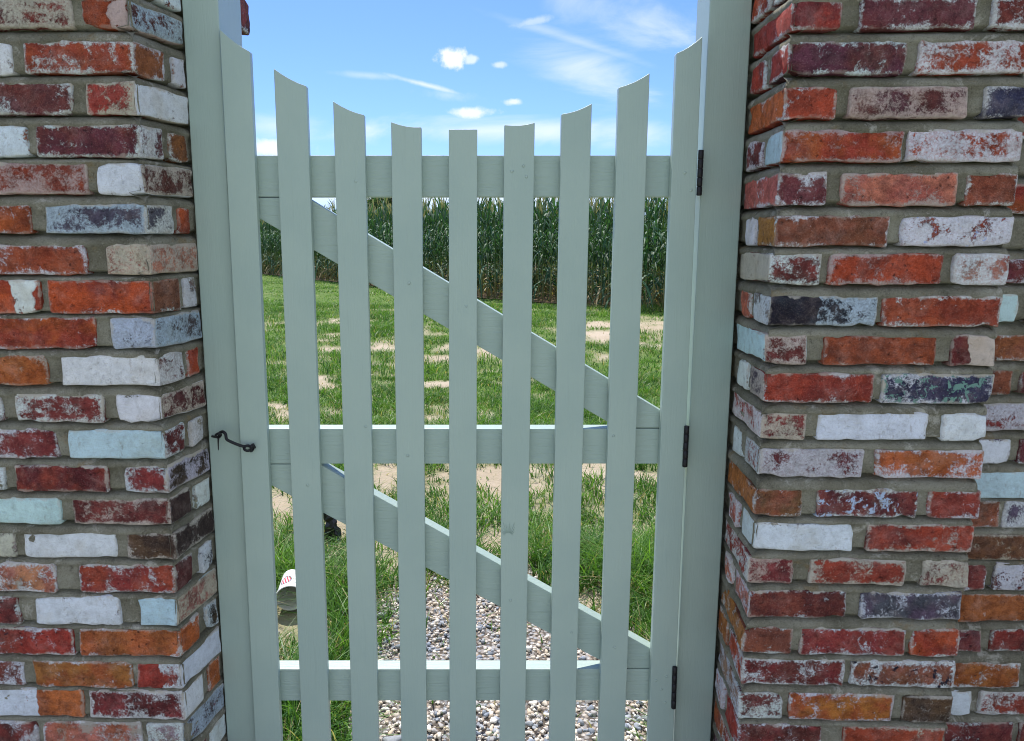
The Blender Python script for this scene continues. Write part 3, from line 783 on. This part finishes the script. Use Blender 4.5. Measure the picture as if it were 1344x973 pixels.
link('staple', tube_me('staple', [p - base for p in smooth(loop, 4)], .0026, 8), M_IRON, hk)

# ------------------------------------------------------------------ ground
def sand_field(px, py):
    """bare sand patches of the yard, traced: >0 is bare"""
    v = np.full(np.shape(px), -1.0)
    for cx_, cy_, rx, ry in [(672, 634, 84, 27), (507, 626, 30, 19), (364, 668, 40, 36), (455, 682, 22, 14), (786, 617, 22, 7), (790, 648, 20, 14), (858, 628, 44, 6),
                             (772, 793, 30, 11), (500, 453, 26, 7), (432, 460, 20, 4), (426, 502, 22, 8), (575, 472, 22, 4), (578, 505, 28, 4), (362, 535, 20, 6),
                             (636, 462, 20, 8), (795, 427, 40, 4), (790, 441, 46, 6), (858, 430, 34, 9), (640, 709, 40, 15), (512, 732, 32, 36), (700, 726, 30, 5), (440, 440, 14, 3), (870, 452, 30, 4),
                             (500, 522, 16, 3), (440, 420, 12, 2)]:
        v = np.maximum(v, 1 - np.sqrt(((px - cx_) / rx) ** 2 + ((py - cy_) / ry) ** 2))
    return v
POLY_GRAVEL = [(455, 1300), (455, 905), (470, 870), (488, 800), (520, 765), (575, 752), (640, 742), (700, 750), (735, 800), (775, 822), (815, 835), (856, 856), (900, 1300)]
def in_poly(px, py, poly):
    inside = np.zeros(np.shape(px), bool)
    for (x0, y0), (x1, y1) in zip(poly, poly[1:] + poly[:1]):
        c = ((y0 > py) != (y1 > py)) & (px < (x1 - x0) * (py - y0) / (y1 - y0 + 1e-9) + x0)
        inside ^= c
    return inside
rng = np.random.default_rng(11)
LAT = rng.random((64, 64))
def vnoise(x, y, s):
    x = x * s + 100; y = y * s + 100
    i = np.floor(x).astype(int); j = np.floor(y).astype(int); fx = x - i; fy = y - j
    fx = fx * fx * (3 - 2 * fx); fy = fy * fy * (3 - 2 * fy)
    a = LAT[i % 64, j % 64]; b = LAT[(i + 1) % 64, j % 64]; c = LAT[i % 64, (j + 1) % 64]; d = LAT[(i + 1) % 64, (j + 1) % 64]
    return (a * (1 - fx) + b * fx) * (1 - fy) + (c * (1 - fx) + d * fx) * fy
def npproj(x, y):
    z = -EYE; c = y * SC - z * SP; dn = -(y * SP + z * SC)
    return CX + FPX * x / c, CY + FPX * dn / c
def cover(x, y):
    """(grass 0..1, gravel 0..1) on the ground at x, y"""
    x = x + (vnoise(x, y, 4.1) - .5) * .10 * np.clip(y / 4, .6, 3); yy = y + (vnoise(x + 9, y, 3.3) - .5) * .14 * np.clip(y / 4, .6, 4)
    px, py = npproj(x, np.maximum(yy, 1.2))
    s = sand_field(px, py) + (vnoise(x, yy, 9) - .5) * .7 + (vnoise(x + 7, yy * .6, 2.6) - .5) * .9 + (vnoise(x + 3, yy, 23) - .5) * .8
    s = np.where((y > 3.4) & (y < 16), np.maximum(s, (vnoise(x * 1.5 + 17, yy * .75, 1.7) * .55 + vnoise(x + 5, yy * .8, 5.3) * .45 - .71) * 2.6), s)
    gr = in_poly(px, py, POLY_GRAVEL)
    out = (px < 330) | (px > 900)                # beyond what the gate shows: patches of the same kind
    n1 = vnoise(x + 31, y * .7, .9)
    s = np.where(out, (n1 - .68) * 4, s)
    near = (y < 2.55 + (vnoise(x, y, 2) - .5) * .5)
    gr = np.where(out, near, gr)
    grass = 1 - np.clip(s * np.where(y > 6, 1.0, 1.7) + .5, 0, .97)
    sparse = in_poly(px, py, [(485, 765), (485, 850), (515, 850), (530, 790), (600, 775), (590, 745), (500, 750)])
    grass = np.where(gr, np.where(sparse, .30, .02), grass)
    return grass, gr.astype(float)

def mat_ground():
    m, nt = new_mat('ground_soil'); g = G(nt)
    P = g.n('ShaderNodeTexCoord').outputs['Object']
    lawn = g.attr('lawn', 'GEOMETRY'); stone = g.attr('stone', 'GEOMETRY')
    a = g.noise(P, 1.2, 6, .65); b = g.noise(P, 14, 6, .7); c = g.noise(P, 90, 5, .7)
    sand = g.mix(g.step(a, .35, .65), (.41, .335, .235), (.49, .41, .31))
    sand = g.mix(g.step(b, .56, .72, 0, .5), sand, (.36, .27, .17))
    sand = g.mix(g.step(c, .60, .70, 0, .4), sand, (.58, .51, .41))
    n2 = g.noise(g.scale(P, (1, .5, 1)), 3.2, 6, .7)
    green = g.mix(g.step(b, .35, .65), (.075, .135, .028), (.13, .20, .045))
    green = g.mix(g.step(n2, .55, .68, 0, .5), green, (.26, .25, .10))
    soil = g.mix(g.step(b, .4, .6), (.16, .12, .075), (.24, .185, .12))
    col = g.mix(lawn, sand, green)
    vor = g.n('ShaderNodeTexVoronoi'); g.put(vor.inputs['Vector'], P); vor.inputs['Scale'].default_value = 62
    pal = g.n('ShaderNodeValToRGB'); g.put(pal.inputs[0], g.sep(vor.outputs['Color'])[0])
    cr = pal.color_ramp; cr.elements[0].color = (.42, .33, .24, 1); cr.elements[1].color = (.62, .56, .48, 1)
    e = cr.elements.new(.7); e.color = (.30, .32, .34, 1)
    gcol = g.mix(g.step(vor.outputs['Distance'], .3, .7), pal.outputs[0], (.12, .10, .08))
    bounce_ground = g.mix(g.step(b, .4, .6), (.44, .46, .37), (.54, .56, .46))  # unseen ground before the wall, made pale to bounce light onto the fronts
    col = g.mix(g.attr('bounce_ground', 'GEOMETRY'), col, bounce_ground)
    col = g.mix(stone, col, gcol)
    h = g.m('ADD', g.m('MULTIPLY', b, 1.0), g.m('MULTIPLY', c, .35))
    g.out(g.bsdf(col, .95, g.bump(h, .8, .03), .12))
    return m
M_GROUND = mat_ground()
xs = np.concatenate([np.arange(-600, -40, 40), np.arange(-40, -6, 1.0), np.arange(-6, 6, .06), np.arange(6, 40, 1.0), np.arange(40, 601, 40)])
ys = np.concatenate([np.arange(-300, -20, 40), np.arange(-20, 1, 1.0), np.arange(1, 9, .05), np.arange(9, 36, .25), np.arange(36, 80, 2.0), np.arange(80, 1201, 80)])
X, Y = np.meshgrid(xs, ys)
Z = (vnoise(X, Y, 3) - .5) * .02 * np.exp(-((Y - 4) / 6) ** 2) + (vnoise(X, Y, 11) - .5) * .012 * np.exp(-((Y - 3) / 4) ** 2)
nx = len(xs); idx = np.arange(X.size).reshape(X.shape)
F = np.stack([idx[:-1, :-1], idx[:-1, 1:], idx[1:, 1:], idx[1:, :-1]], -1).reshape(-1, 4)
gm = np_mesh('ground', np.stack([X, Y, Z], -1).reshape(-1, 3), F, True)
gr_, st_ = cover(X.ravel(), Y.ravel())
Yr = Y.ravel(); Xr = X.ravel()
lawn = np.clip(gr_, 0, 1) * np.clip((Yr - 2.0) / 4, .35, 1)
lawn = np.where(Yr < 1.6, np.where(Yr < -4, .9, 0), lawn)
for nm, arr in (('bounce_ground', ((Yr < 1.45) & (Yr > -4.5)).astype(float)), ('lawn', lawn), ('stone', st_ * (Yr < 5) * (Yr > .6))):
    at = gm.attributes.new(nm, 'FLOAT', 'POINT'); at.data.foreach_set('value', arr.astype(np.float32))
tag(link('ground', gm, M_GROUND), kind='structure')

# gravel: real stones heaped by the gate
def stones(name, pts, sizes, cols, sub, mat, label):
    bm = bmesh.new(); bmesh.ops.create_icosphere(bm, subdivisions=sub, radius=1); bm.verts.ensure_lookup_table()
    bv = np.array([v.co[:] for v in bm.verts]); bf = np.array([[v.index for v in f.verts] for f in bm.faces]); bm.free()
    n = len(pts); nv = len(bv)
    sc = sizes[:, None] * np.stack([rng.uniform(.75, 1.35, n), rng.uniform(.65, 1.1, n), rng.uniform(.45, .8, n)], -1)
    ph = rng.uniform(0, 6.28, (n, 3)); fr = rng.uniform(1.2, 3.0, (n, 3))
    v = np.repeat(bv[None], n, 0)
    disp = 1 + .22 * np.sin(v[:, :, 0] * fr[:, 0:1] * 1.6 + ph[:, 0:1]) + .20 * np.sin(v[:, :, 1] * fr[:, 1:2] * 2 + ph[:, 1:2]) + .12 * np.sin((v[:, :, 2] + v[:, :, 0]) * fr[:, 2:3] * 2 + ph[:, 2:3])
    v = v * disp[:, :, None] * sc[:, None, :]
    a = rng.uniform(0, 6.28, n); tl = rng.normal(0, .35, n)
    ct, s_t = np.cos(tl)[:, None], np.sin(tl)[:, None]
    y2 = v[:, :, 1] * ct - v[:, :, 2] * s_t; z2 = v[:, :, 1] * s_t + v[:, :, 2] * ct
    ca, sa = np.cos(a)[:, None], np.sin(a)[:, None]
    x3 = v[:, :, 0] * ca - y2 * sa; y3 = v[:, :, 0] * sa + y2 * ca
    v = np.stack([x3, y3, z2], -1) + pts[:, None, :]
    f = bf[None] + (np.arange(n) * nv)[:, None, None]
    me = np_mesh(name, v.reshape(-1, 3), f.reshape(-1, 3), True)
    at = me.attributes.new('tint', 'FLOAT_COLOR', 'POINT')
    at.data.foreach_set('color', np.repeat(np.concatenate([cols, np.ones((n, 1))], 1), nv, 0).astype(np.float32).ravel())
    o = link(name, me, mat); tag(o, label, 'gravel', kind='stuff')
    return o
def mat_stone():
    m, nt = new_mat('pebble'); g = G(nt)
    P = g.n('ShaderNodeTexCoord').outputs['Object']
    t = g.attr('tint', 'GEOMETRY', 'Color')
    n = g.noise(P, 160, 4, .65); n2 = g.noise(P, 700, 2, .7)
    col = g.mix(g.step(n, .4, .66, 0, .5), t, g.mix(1.0, t, (.68, .66, .64), 'MULTIPLY'))
    g.out(g.bsdf(col, .8, g.bump(g.m('ADD', n, g.m('MULTIPLY', n2, .4)), .4, .002), .3))
    return m
M_STONE = mat_stone()
N = 42000
sx = rng.uniform(-1.5, 1.6, N); sy = 1.66 + 2.3 * rng.random(N) ** 1.15
cg, cs = cover(sx + rng.normal(0, .07, N), sy + rng.normal(0, .09, N))
keep = (cs > .5) | (rng.random(N) < .05)
# a loose scatter of stones also lies on the bare sand
sx, sy = sx[keep], sy[keep]; n = len(sx)
darkz = vnoise(sx + 3, sy, 1.6)
base_c = np.array([[.60, .53, .43], [.66, .60, .51], [.50, .42, .32], [.72, .68, .62], [.40, .38, .36], [.22, .25, .29], [.30, .32, .34], [.56, .46, .34]])
pr = np.array([.27, .26, .13, .16, .07, .035, .035, .04])
ci = rng.choice(8, n, p=pr); px_, py_ = npproj(sx, sy)
blue = np.exp(-(((px_ - 590) / 75) ** 2 + ((py_ - 845) / 30) ** 2)) + .5 * np.exp(-(((px_ - 700) / 120) ** 2 + ((py_ - 955) / 25) ** 2)) + .5 * np.exp(-(((px_ - 515) / 25) ** 2 + ((py_ - 850) / 25) ** 2))
ci = np.where(rng.random(n) < .55 * blue, rng.choice([4, 5, 6, 6], n), ci)
cols = np.clip(base_c[ci] * rng.uniform(.95, 1.28, (n, 1)), 0, .85)
size = np.clip(rng.lognormal(math.log(.0054), .36, n), .0028, .016); size = np.where((ci == 5) | (ci == 6), size * 1.35, size)
zz = rng.uniform(-.002, .011, n) + size * .2
P_ = np.stack([sx, sy, zz], -1)
nearm = sy < 2.35
stones('gravel', P_[nearm], size[nearm], cols[nearm], 2, M_STONE, 'pale mixed gravel with grey pebbles lying right behind the gate')
stones('gravel', P_[~nearm], size[~nearm], cols[~nearm], 1, M_STONE, 'pale gravel thinning out into the sand and grass beyond the gate')

# ------------------------------------------------------------------ grass
def mat_leaf(name, trans=.35, rough=.5):
    m, nt = new_mat(name); g = G(nt)
    t = g.attr('tint', 'GEOMETRY', 'Color')
    b = g.bsdf(t, rough, None, .35)
    tr = g.n('ShaderNodeBsdfTranslucent'); g.put(tr.inputs[0], g.mix(1.0, t, (1.25, 1.35, .6), 'MULTIPLY'))
    mx = g.n('ShaderNodeMixShader'); mx.inputs[0].default_value = trans
    nt.links.new(b, mx.inputs[1]); nt.links.new(tr.outputs[0], mx.inputs[2]); g.out(mx.outputs[0])
    return m
M_GRASS, M_CORN = mat_leaf('grass_blade', .4, .45), mat_leaf('corn_leaf', .25, .6)
CUP = on_ground(379, 812)
def blades(name, x, y, h, w, lean, cols, seg, label, cat='grass'):
    n = len(x); a = rng.uniform(0, 2 * math.pi, n); la = rng.uniform(0, 2 * math.pi, n)
    t = np.linspace(0, 1, seg + 1)
    px = x[:, None] + np.cos(la)[:, None] * (lean * h)[:, None] * t[None] ** 2
    py = y[:, None] + np.sin(la)[:, None] * (lean * h)[:, None] * t[None] ** 2
    pz = h[:, None] * (t[None] - .38 * np.clip(lean, 0, 1.3)[:, None] * t[None] ** 2) - .004
    ww = w[:, None] * (1 - t[None] ** 1.6) * .5 + w[:, None] * .03
    ox, oy = np.cos(a)[:, None] * ww, np.sin(a)[:, None] * ww
    V = np.stack([np.stack([px - ox, py - oy, pz], -1), np.stack([px + ox, py + oy, pz], -1)], 2)  # n, seg+1, 2, 3
    b0 = (np.arange(n) * (seg + 1) * 2)[:, None]
    k = np.arange(seg)[None] * 2
    F = np.stack([b0 + k, b0 + k + 1, b0 + k + 3, b0 + k + 2], -1).reshape(-1, 4)
    me = np_mesh(name, V.reshape(-1, 3), F, True)
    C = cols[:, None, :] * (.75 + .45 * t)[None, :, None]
    C = np.repeat(C[:, :, None, :], 2, 2); C = np.concatenate([C, np.ones(C.shape[:-1] + (1,))], -1)
    at = me.attributes.new('tint', 'FLOAT_COLOR', 'POINT'); at.data.foreach_set('color', C.astype(np.float32).ravel())
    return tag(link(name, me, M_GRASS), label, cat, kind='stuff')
def grass_zone(y0, y1, dens, h0, w0, seg, label, half0, half1, maxn):
    area = (y1 - y0) * ((half0 + half1)); n = min(int(area * dens), maxn)
    y = y0 + (y1 - y0) * rng.random(n) ** 1.0; hw = half0 + (half1 - half0) * (y - y0) / (y1 - y0)
    x = rng.uniform(-1, 1, n) * hw
    # tufts: gather the blades round random centres
    nt_ = max(20, n // 26); tx = rng.uniform(-1, 1, nt_) * half1; ty = rng.uniform(y0, y1, nt_)
    pick = rng.integers(0, nt_, n); tf = rng.random(n) < .6
    sp = .035 * max(1, y0 / 4)
    x = np.where(tf, tx[pick] + rng.normal(0, sp, n), x); y = np.where(tf, ty[pick] + rng.normal(0, sp, n), y)
    ok = (y > 1.75) & ~((y < 2.0) & (np.abs(x) > .55))
    c, s = cover(x, y)
    ok &= rng.random(n) < c
    ok &= ~((np.abs(x - CUP[0] - .02) < .095) & (y > CUP[1] - .20) & (y < CUP[1] + .20))
    x, y, c = x[ok], y[ok], c[ok]; n = len(x)
    big = vnoise(x, y, 1.3) ; v = vnoise(x + 50, y, 5)
    h = h0 * (.30 + 1.2 * big * (.5 + v)) * rng.uniform(.5, 1.25, n) * (.55 + .45 * np.clip(c, 0, 1))
    SCR = on_ground(432, 708)
    low = ((np.abs(x - CUP[0] - .04) < .16) & (y > CUP[1] - .50) & (y < CUP[1] - .10)) | ((np.abs(x - SCR[0] - .02) < .13) & (y > SCR[1] - .45) & (y < SCR[1] + .05))
    h = np.where(low, h * .33, h)
    w = w0 * rng.uniform(.6, 1.3, n)
    g1, g2, dry = np.array([.040, .120, .020]), np.array([.155, .30, .050]), np.array([.40, .35, .17])
    m_ = np.clip(rng.normal(.45, .3, n) + (v - .5), 0, 1)[:, None]
    col = g1 * (1 - m_) + g2 * m_
    dr = rng.random(n) < .055 + .15 * (1 - c)
    col = np.where(dr[:, None], dry, col)
    return blades('grass', x, y, h, w, rng.uniform(.25, 1.3, n), col, seg, label)
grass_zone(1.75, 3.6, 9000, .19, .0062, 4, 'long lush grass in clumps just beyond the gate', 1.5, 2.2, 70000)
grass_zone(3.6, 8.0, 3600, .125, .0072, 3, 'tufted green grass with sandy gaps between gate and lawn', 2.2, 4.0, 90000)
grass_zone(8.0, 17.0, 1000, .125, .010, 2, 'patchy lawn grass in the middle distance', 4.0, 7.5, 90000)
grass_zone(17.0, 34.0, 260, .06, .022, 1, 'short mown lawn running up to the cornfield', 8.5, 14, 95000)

# ------------------------------------------------------------------ corn
def corn_parts(rnd, H, n_leaf=13):
    """stalk mesh data and leaf mesh data of one plant"""
    bend = rnd.uniform(-.05, .05); bend2 = rnd.uniform(-.05, .05)
    pts = [Vector((bend * (i / 6) ** 2 * H, bend2 * (i / 6) ** 2 * H, H * .93 * i / 6)) for i in range(7)]
    rad = [.016 - .010 * i / 6 for i in range(7)]
    V, F, C = [], [], []
    for k in range(n_leaf):
        t = .10 + .86 * k / (n_leaf - 1); z = H * .9 * t
        b = Vector((bend * t * t * H, bend2 * t * t * H, z))
        ang = (k % 2) * math.pi + rnd.uniform(-.7, .7) + k * .12
        L = (.92 if .2 < t < .8 else .6) * rnd.uniform(.75, 1.15); wd = rnd.uniform(.035, .06)
        rise = rnd.uniform(.65, 1.05) if t > .35 else rnd.uniform(.15, .5)
        d = Vector((math.cos(ang), math.sin(ang), 0)); s = Vector((-math.sin(ang), math.cos(ang), 0))
        o = len(V); sg = 5
        droop = rnd.uniform(.45, 1.15) if t < .75 else rnd.uniform(0, .45)
        g1 = rnd.random(); low = t < .22
        c = (.34, .27, .13) if low and rnd.random() < .7 else (.026 + .036 * g1, .074 + .080 * g1, .036 + .034 * g1)
        tw = rnd.uniform(-.5, .5)
        for i in range(sg + 1):
            q = i / sg
            p = b + d * (L * (.55 * q if rise > .6 else q)) + Vector((0, 0, L * (rise * q * 1.25 - droop * q * q * 1.2)))
            wq = wd * (.5 + 1.2 * q) * (1 - q ** 2.2) * .5 + .002
            sv_ = (s * math.cos(tw * q) + Vector((0, 0, 1)) * math.sin(tw * q)) * wq
            V += [p - sv_, p + sv_]; C += [c, c]
            if i: F.append((o + 2 * i - 2, o + 2 * i - 1, o + 2 * i + 1, o + 2 * i))
    # tassel
    TV, TF = [], []
    for k in range(6):
        ang = rnd.uniform(0, 6.28); out = rnd.uniform(.02, .12) if k else 0
        p0 = pts[-1]; p1 = p0 + Vector((math.cos(ang) * out, math.sin(ang) * out, rnd.uniform(.14, .26)))
        s = Vector((math.sin(ang + 1), math.cos(ang + 1), 0)) * .007
        o = len(TV); TV += [p0 - s, p0 + s, p1 + s * .6, p1 - s * .6]; TF.append((o, o + 1, o + 2, o + 3))
    return pts, rad, V, F, C, TV, TF
def col_attr(me, cols):
    at = me.attributes.new('tint', 'FLOAT_COLOR', 'POINT')
    at.data.foreach_set('color', np.array([(*c, 1) for c in cols], np.float32).ravel())
crnd = random.Random(3)
CORN_LINE = [(-16, 41), (-8.6, 31.4), (.15, 19.0), (3.8, 15.6), (9, 11.5)]
def corn_y(x):
    return float(np.interp(x, [p[0] for p in CORN_LINE], [p[1] for p in CORN_LINE]))
protos = []
stalk_c = (.30, .30, .13)
variants = [corn_parts(crnd, 2.32 + .05 * i) for i in range(5)]
for i, (pts, rad, V, F, C, TV, TF) in enumerate(variants):
    sm_ = tube_me('stalk', pts, rad, 5); col_attr(sm_, [(stalk_c if v.co.z < .5 else (.10, .17, .05)) for v in sm_.vertices])
    lm = mesh('leaves', V, F, True); col_attr(lm, C)
    tm = mesh('tassel', TV, TF); col_attr(tm, [(.36, .33, .17)] * len(TV))
    for me in (sm_, lm, tm): me.materials.append(M_CORN)
    protos.append((sm_, lm, tm))
first = {}
seg = []; x = -10.5
line_pts = []
while x < 6.2:
    line_pts.append((x, corn_y(x))); sl = abs(corn_y(x + .1) - corn_y(x)) / .1
    x += .19 / math.sqrt(1 + sl * sl)
def corn_plant(x, y, v, rz, sc):
    if v not in first:
        r = empty('corn_plant', (x, y, 0), 'tall green corn plant with arching leaves in the front row of the cornfield', 'corn plant', 'corn plants in the front row of the field')
        for nm, me in zip(('stalk', 'leaves', 'tassel'), protos[v]): link(nm, me, None, r)
        first[v] = r
    else:
        s = first[v]; r = s.copy(); COL.objects.link(r)
        for ch in list(s.children):
            c = ch.copy(); COL.objects.link(c); c.parent = r
        r.location = (x, y, 0)
    r.rotation_euler = (0, 0, rz); r.scale = (sc, sc, sc)
for i, (x, y) in enumerate(line_pts):
    corn_plant(x + crnd.uniform(-.05, .05), y + crnd.uniform(-.08, .08), i % 5 if i < 5 else crnd.randrange(5), crnd.uniform(0, 6.28), crnd.uniform(.86, 1.07))
# the field behind the front row, one mass
AV, AF, AC, off = [], [], [], 0
vd = []
for pts, rad, V, F, C, TV, TF in variants:
    v = [tuple(p) for p in V]; f = list(F); c = list(C)
    o = len(v)
    for a, b in zip(pts[:-1], pts[1:]):
        for sdx, sdy in ((.012, 0), (0, .012)):
            o = len(v); v += [(a.x - sdx, a.y - sdy, a.z), (a.x + sdx, a.y + sdy, a.z), (b.x + sdx, b.y + sdy, b.z), (b.x - sdx, b.y - sdy, b.z)]
            f.append((o, o + 1, o + 2, o + 3)); c += [stalk_c if a.z < .4 else (.08, .14, .04)] * 4
    o = len(v); v += [tuple(p) for p in TV]; f += [tuple(i + o for i in q) for q in TF]; c += [(.36, .33, .17)] * len(TV)
    vd.append((np.array(v), np.array(f), np.array(c)))
for row in range(1, 16):
    x = -15.0
    while x < 8:
        sl = abs(corn_y(x + .1) - corn_y(x)) / .1; q = math.sqrt(1 + sl * sl)
        v, f, c = vd[crnd.randrange(5)]
        a = crnd.uniform(0, 6.28); sc = crnd.uniform(.88, 1.08); ca, sa = math.cos(a) * sc, math.sin(a) * sc
        dd = row * .62 if row < 8 else 4.4 + (row - 7) * 1.5
        X0 = x + dd * sl / q + crnd.uniform(-.05, .05); Y0 = corn_y(x) + dd / q + crnd.uniform(-.08, .08)
        AV.append(np.stack([v[:, 0] * ca - v[:, 1] * sa + X0, v[:, 0] * sa + v[:, 1] * ca + Y0, v[:, 2] * sc], -1)); AF.append(f + off); AC.append(c * crnd.uniform(.8, 1.15)); off += len(v)
        x += (.20 if row < 8 else .32) / q
cm = np_mesh('cornfield', np.concatenate(AV), np.concatenate(AF), True)
at = cm.attributes.new('tint', 'FLOAT_COLOR', 'POINT'); cc = np.concatenate(AC); at.data.foreach_set('color', np.concatenate([cc, np.ones((len(cc), 1))], 1).astype(np.float32).ravel())
tag(link('cornfield', cm, M_CORN), 'dense green cornfield behind its front row of plants', 'cornfield', kind='stuff')

# dry soil under the corn
M_SOIL = simple('dry_field_soil', (.20, .145, .09), .95, 0, 6, .6, .1, .35)
lo = [(x, corn_y(x) - .35, .004 + .012) for x in np.arange(-16, 9.1, .5)]; hi = [(x + 9, corn_y(x) + 14, .016) for x in np.arange(-16, 9.1, .5)]
V = lo + hi; n = len(lo)
tag(link('field_soil', mesh('field_soil', V, [(i, i + 1, n + i + 1, n + i) for i in range(n - 1)]), M_SOIL), kind='structure')

# ------------------------------------------------------------------ distant tree, seen over the corn
def tree(loc, H, Rr, label):
    r = empty('tree', loc, label, 'tree')
    M_BARK = simple('bark', (.12, .09, .06), .9, 0, 20, .6)
    link('trunk', tube_me('trunk', [(0, 0, 0), (.05, 0, H * .3), (0, .05, H * .62)], [.22, .16, .08], 8), M_BARK, r)
    for k in range(5):
        a = k * 1.3; link('limb', tube_me('limb', [(0, 0, H * (.32 + .06 * k)), (math.cos(a) * Rr * .6, math.sin(a) * Rr * .6, H * (.55 + .07 * k))], [.08, .03], 6), M_BARK, r)
    n = 9000; u = rng.normal(0, 1, (n, 3)); u /= np.linalg.norm(u, axis=1)[:, None]
    cl_ = rng.normal(0, 1, (26, 3)); cl_ /= np.linalg.norm(cl_, axis=1)[:, None]; cl_ *= rng.uniform(.45, .95, (26, 1))
    c = cl_[rng.integers(0, 26, n)] + u * rng.uniform(.1, .34, (n, 1))
    c = c * np.array([Rr, Rr, H * .36]) + np.array([0, 0, H * .62])
    a = rng.normal(0, 1, (n, 3)); a /= np.linalg.norm(a, axis=1)[:, None]; b = np.cross(a, rng.normal(0, 1, (n, 3))); b /= np.linalg.norm(b, axis=1)[:, None]
    s = rng.uniform(.06, .14, (n, 1))
    V = np.stack([c - a * s, c + b * s * .6, c + a * s, c - b * s * .6], 1).reshape(-1, 3)
    me = np_mesh('crown', V, np.arange(n * 4).reshape(-1, 4)); col_attr(me, [(.045, .085, .03)] * (n * 2) + [(.07, .12, .045)] * (n * 2))
    link('crown', me, M_CORN, r)
tx_, ty_ = -6.4, 58
tree((tx_, ty_, 0), 5.2, 2.1, 'dark bushy tree standing beyond the corn, just showing over it')

# ------------------------------------------------------------------ foam cup lying in the grass
def mat_cup():
    m, nt = new_mat('white_foam_cup'); g = G(nt)
    P = g.n('ShaderNodeTexCoord').outputs['Object']
    x, y, z = g.sep(P)[0:3]
    # printed oval of red bars with a dark outline on the side facing up
    ang = g.m('ARCTAN2', y, x)
    u = g.m('DIVIDE', g.m('SUBTRACT', ang, 1.95), .50); v = g.m('DIVIDE', g.m('SUBTRACT', z, .060), .022)
    r = g.m('SQRT', g.m('ADD', g.m('MULTIPLY', u, u), g.m('MULTIPLY', v, v)))
    oval = g.step(r, .96, 1.0, 1, 0); inner = g.step(r, .80, .84, 1, 0)
    bars = g.step(g.m('FRACT', g.m('MULTIPLY', g.m('ADD', u, g.m('MULTIPLY', v, .35)), 2.2)), .44, .52)
    col = g.mix(oval, (.62, .62, .60), (.06, .05, .07)); col = g.mix(inner, col, g.mix(bars, (.55, .03, .05), (.60, .58, .57)))
    n = g.noise(P, 240, 3, .6)
    g.out(g.bsdf(col, .65, g.bump(n, .25, .001), .35)); return m
M_CUP = mat_cup()
prof = [(.0, .004), (.031, .004), (.033, .0), (.034, .002), (.0455, .096), (.0480, .098), (.0482, .104), (.0465, .1055), (.0445, .104), (.0435, .098), (.032, .008), (.0, .008)]
bm = bmesh.new(); sgm = 32; rg = []
for r_, z_ in prof: rg.append([bm.verts.new((r_ * math.cos(2 * math.pi * k / sgm), r_ * math.sin(2 * math.pi * k / sgm), z_)) for k in range(sgm)])
for a, b in zip(rg, rg[1:]):
    for k in range(sgm): bm.faces.new((a[k], a[(k + 1) % sgm], b[(k + 1) % sgm], b[k]))
bmesh.ops.remove_doubles(bm, verts=bm.verts, dist=1e-5); bmesh.ops.recalc_face_normals(bm, faces=bm.faces)
me = bpy.data.meshes.new('foam_cup'); bm.to_mesh(me); bm.free(); me.shade_smooth()
cup = link('foam_cup', me, M_CUP)
axis = Vector((.14, -.93, -.12)).normalized()       # the mouth points back towards the gate
cup.scale = (1.2, 1.2, 1.45)
cup.rotation_euler = axis.to_track_quat('Z', 'Y').to_euler()
cup.location = Vector((CUP[0], CUP[1] + .03, .070)) - axis * .153
tag(cup, 'white foam cup with a red striped print lying in the grass', 'cup')

# black crumpled plastic standing in the grass
bx_, by_ = on_ground(432, 708)
bm = bmesh.new(); prv = random.Random(8); rg = []
for j in range(11):
    t = j / 10; cxx = .010 * math.sin(t * 5) + .006 - (.045 * max(0, t - .75) * 4) ** 1; rad_ = .034 * (1.15 - .35 * t) * (1 + .18 * math.sin(t * 9))
    rg.append([bm.verts.new((cxx + math.cos(a) * rad_ * prv.uniform(.6, 1.25), math.sin(a) * rad_ * .6 * prv.uniform(.6, 1.3), .175 * t + prv.uniform(-.006, .006))) for a in [2 * math.pi * k / 12 for k in range(12)]])
for a, b in zip(rg, rg[1:]):
    for k in range(12): bm.faces.new((a[k], a[(k + 1) % 12], b[(k + 1) % 12], b[k]))
bm.faces.new(rg[0][::-1]); bm.faces.new(rg[-1]); bmesh.ops.recalc_face_normals(bm, faces=bm.faces)
me = bpy.data.meshes.new('plastic_scrap'); bm.to_mesh(me); bm.free()
tag(link('plastic_scrap', me, M_PLASTIC, None, (bx_, by_, 0)), 'crumpled black scrap standing upright in the grass beyond the gate', 'scrap')

# little weed at the foot of the left pillar
wx, wz = on_plane(8, 975, 1.40)
wd = empty('weed', (wx, 1.38, 0), 'thin yellow green weed reaching up in front of the left pillar', 'weed')
st = [Vector((0, 0, 0)), Vector((.01, .0, wz * .5)), Vector((0, -.01, wz - .012))]
sm_ = tube_me('stem', st, [.0022, .0018, .001], 6); col_attr(sm_, [(.20, .28, .06)] * len(sm_.vertices)); link('stem', sm_, M_GRASS, wd)
V, F = [], []
for k in range(9):
    z_ = wz * (.3 + .7 * k / 8) - .01; a = k * 2.4; L = .03 if k < 7 else .018
    d = Vector((math.cos(a), math.sin(a), .5)); s = Vector((-math.sin(a), math.cos(a), 0)) * .005; o = len(V); b = Vector((0, 0, z_))
    V += [b, b + d * L * .5 - s, b + d * L, b + d * L * .5 + s]; F.append((o, o + 1, o + 2, o + 3))
lm = mesh('leaf', V, F, True); col_attr(lm, [(.26, .36, .07)] * len(V)); link('leaf', lm, M_GRASS, wd)
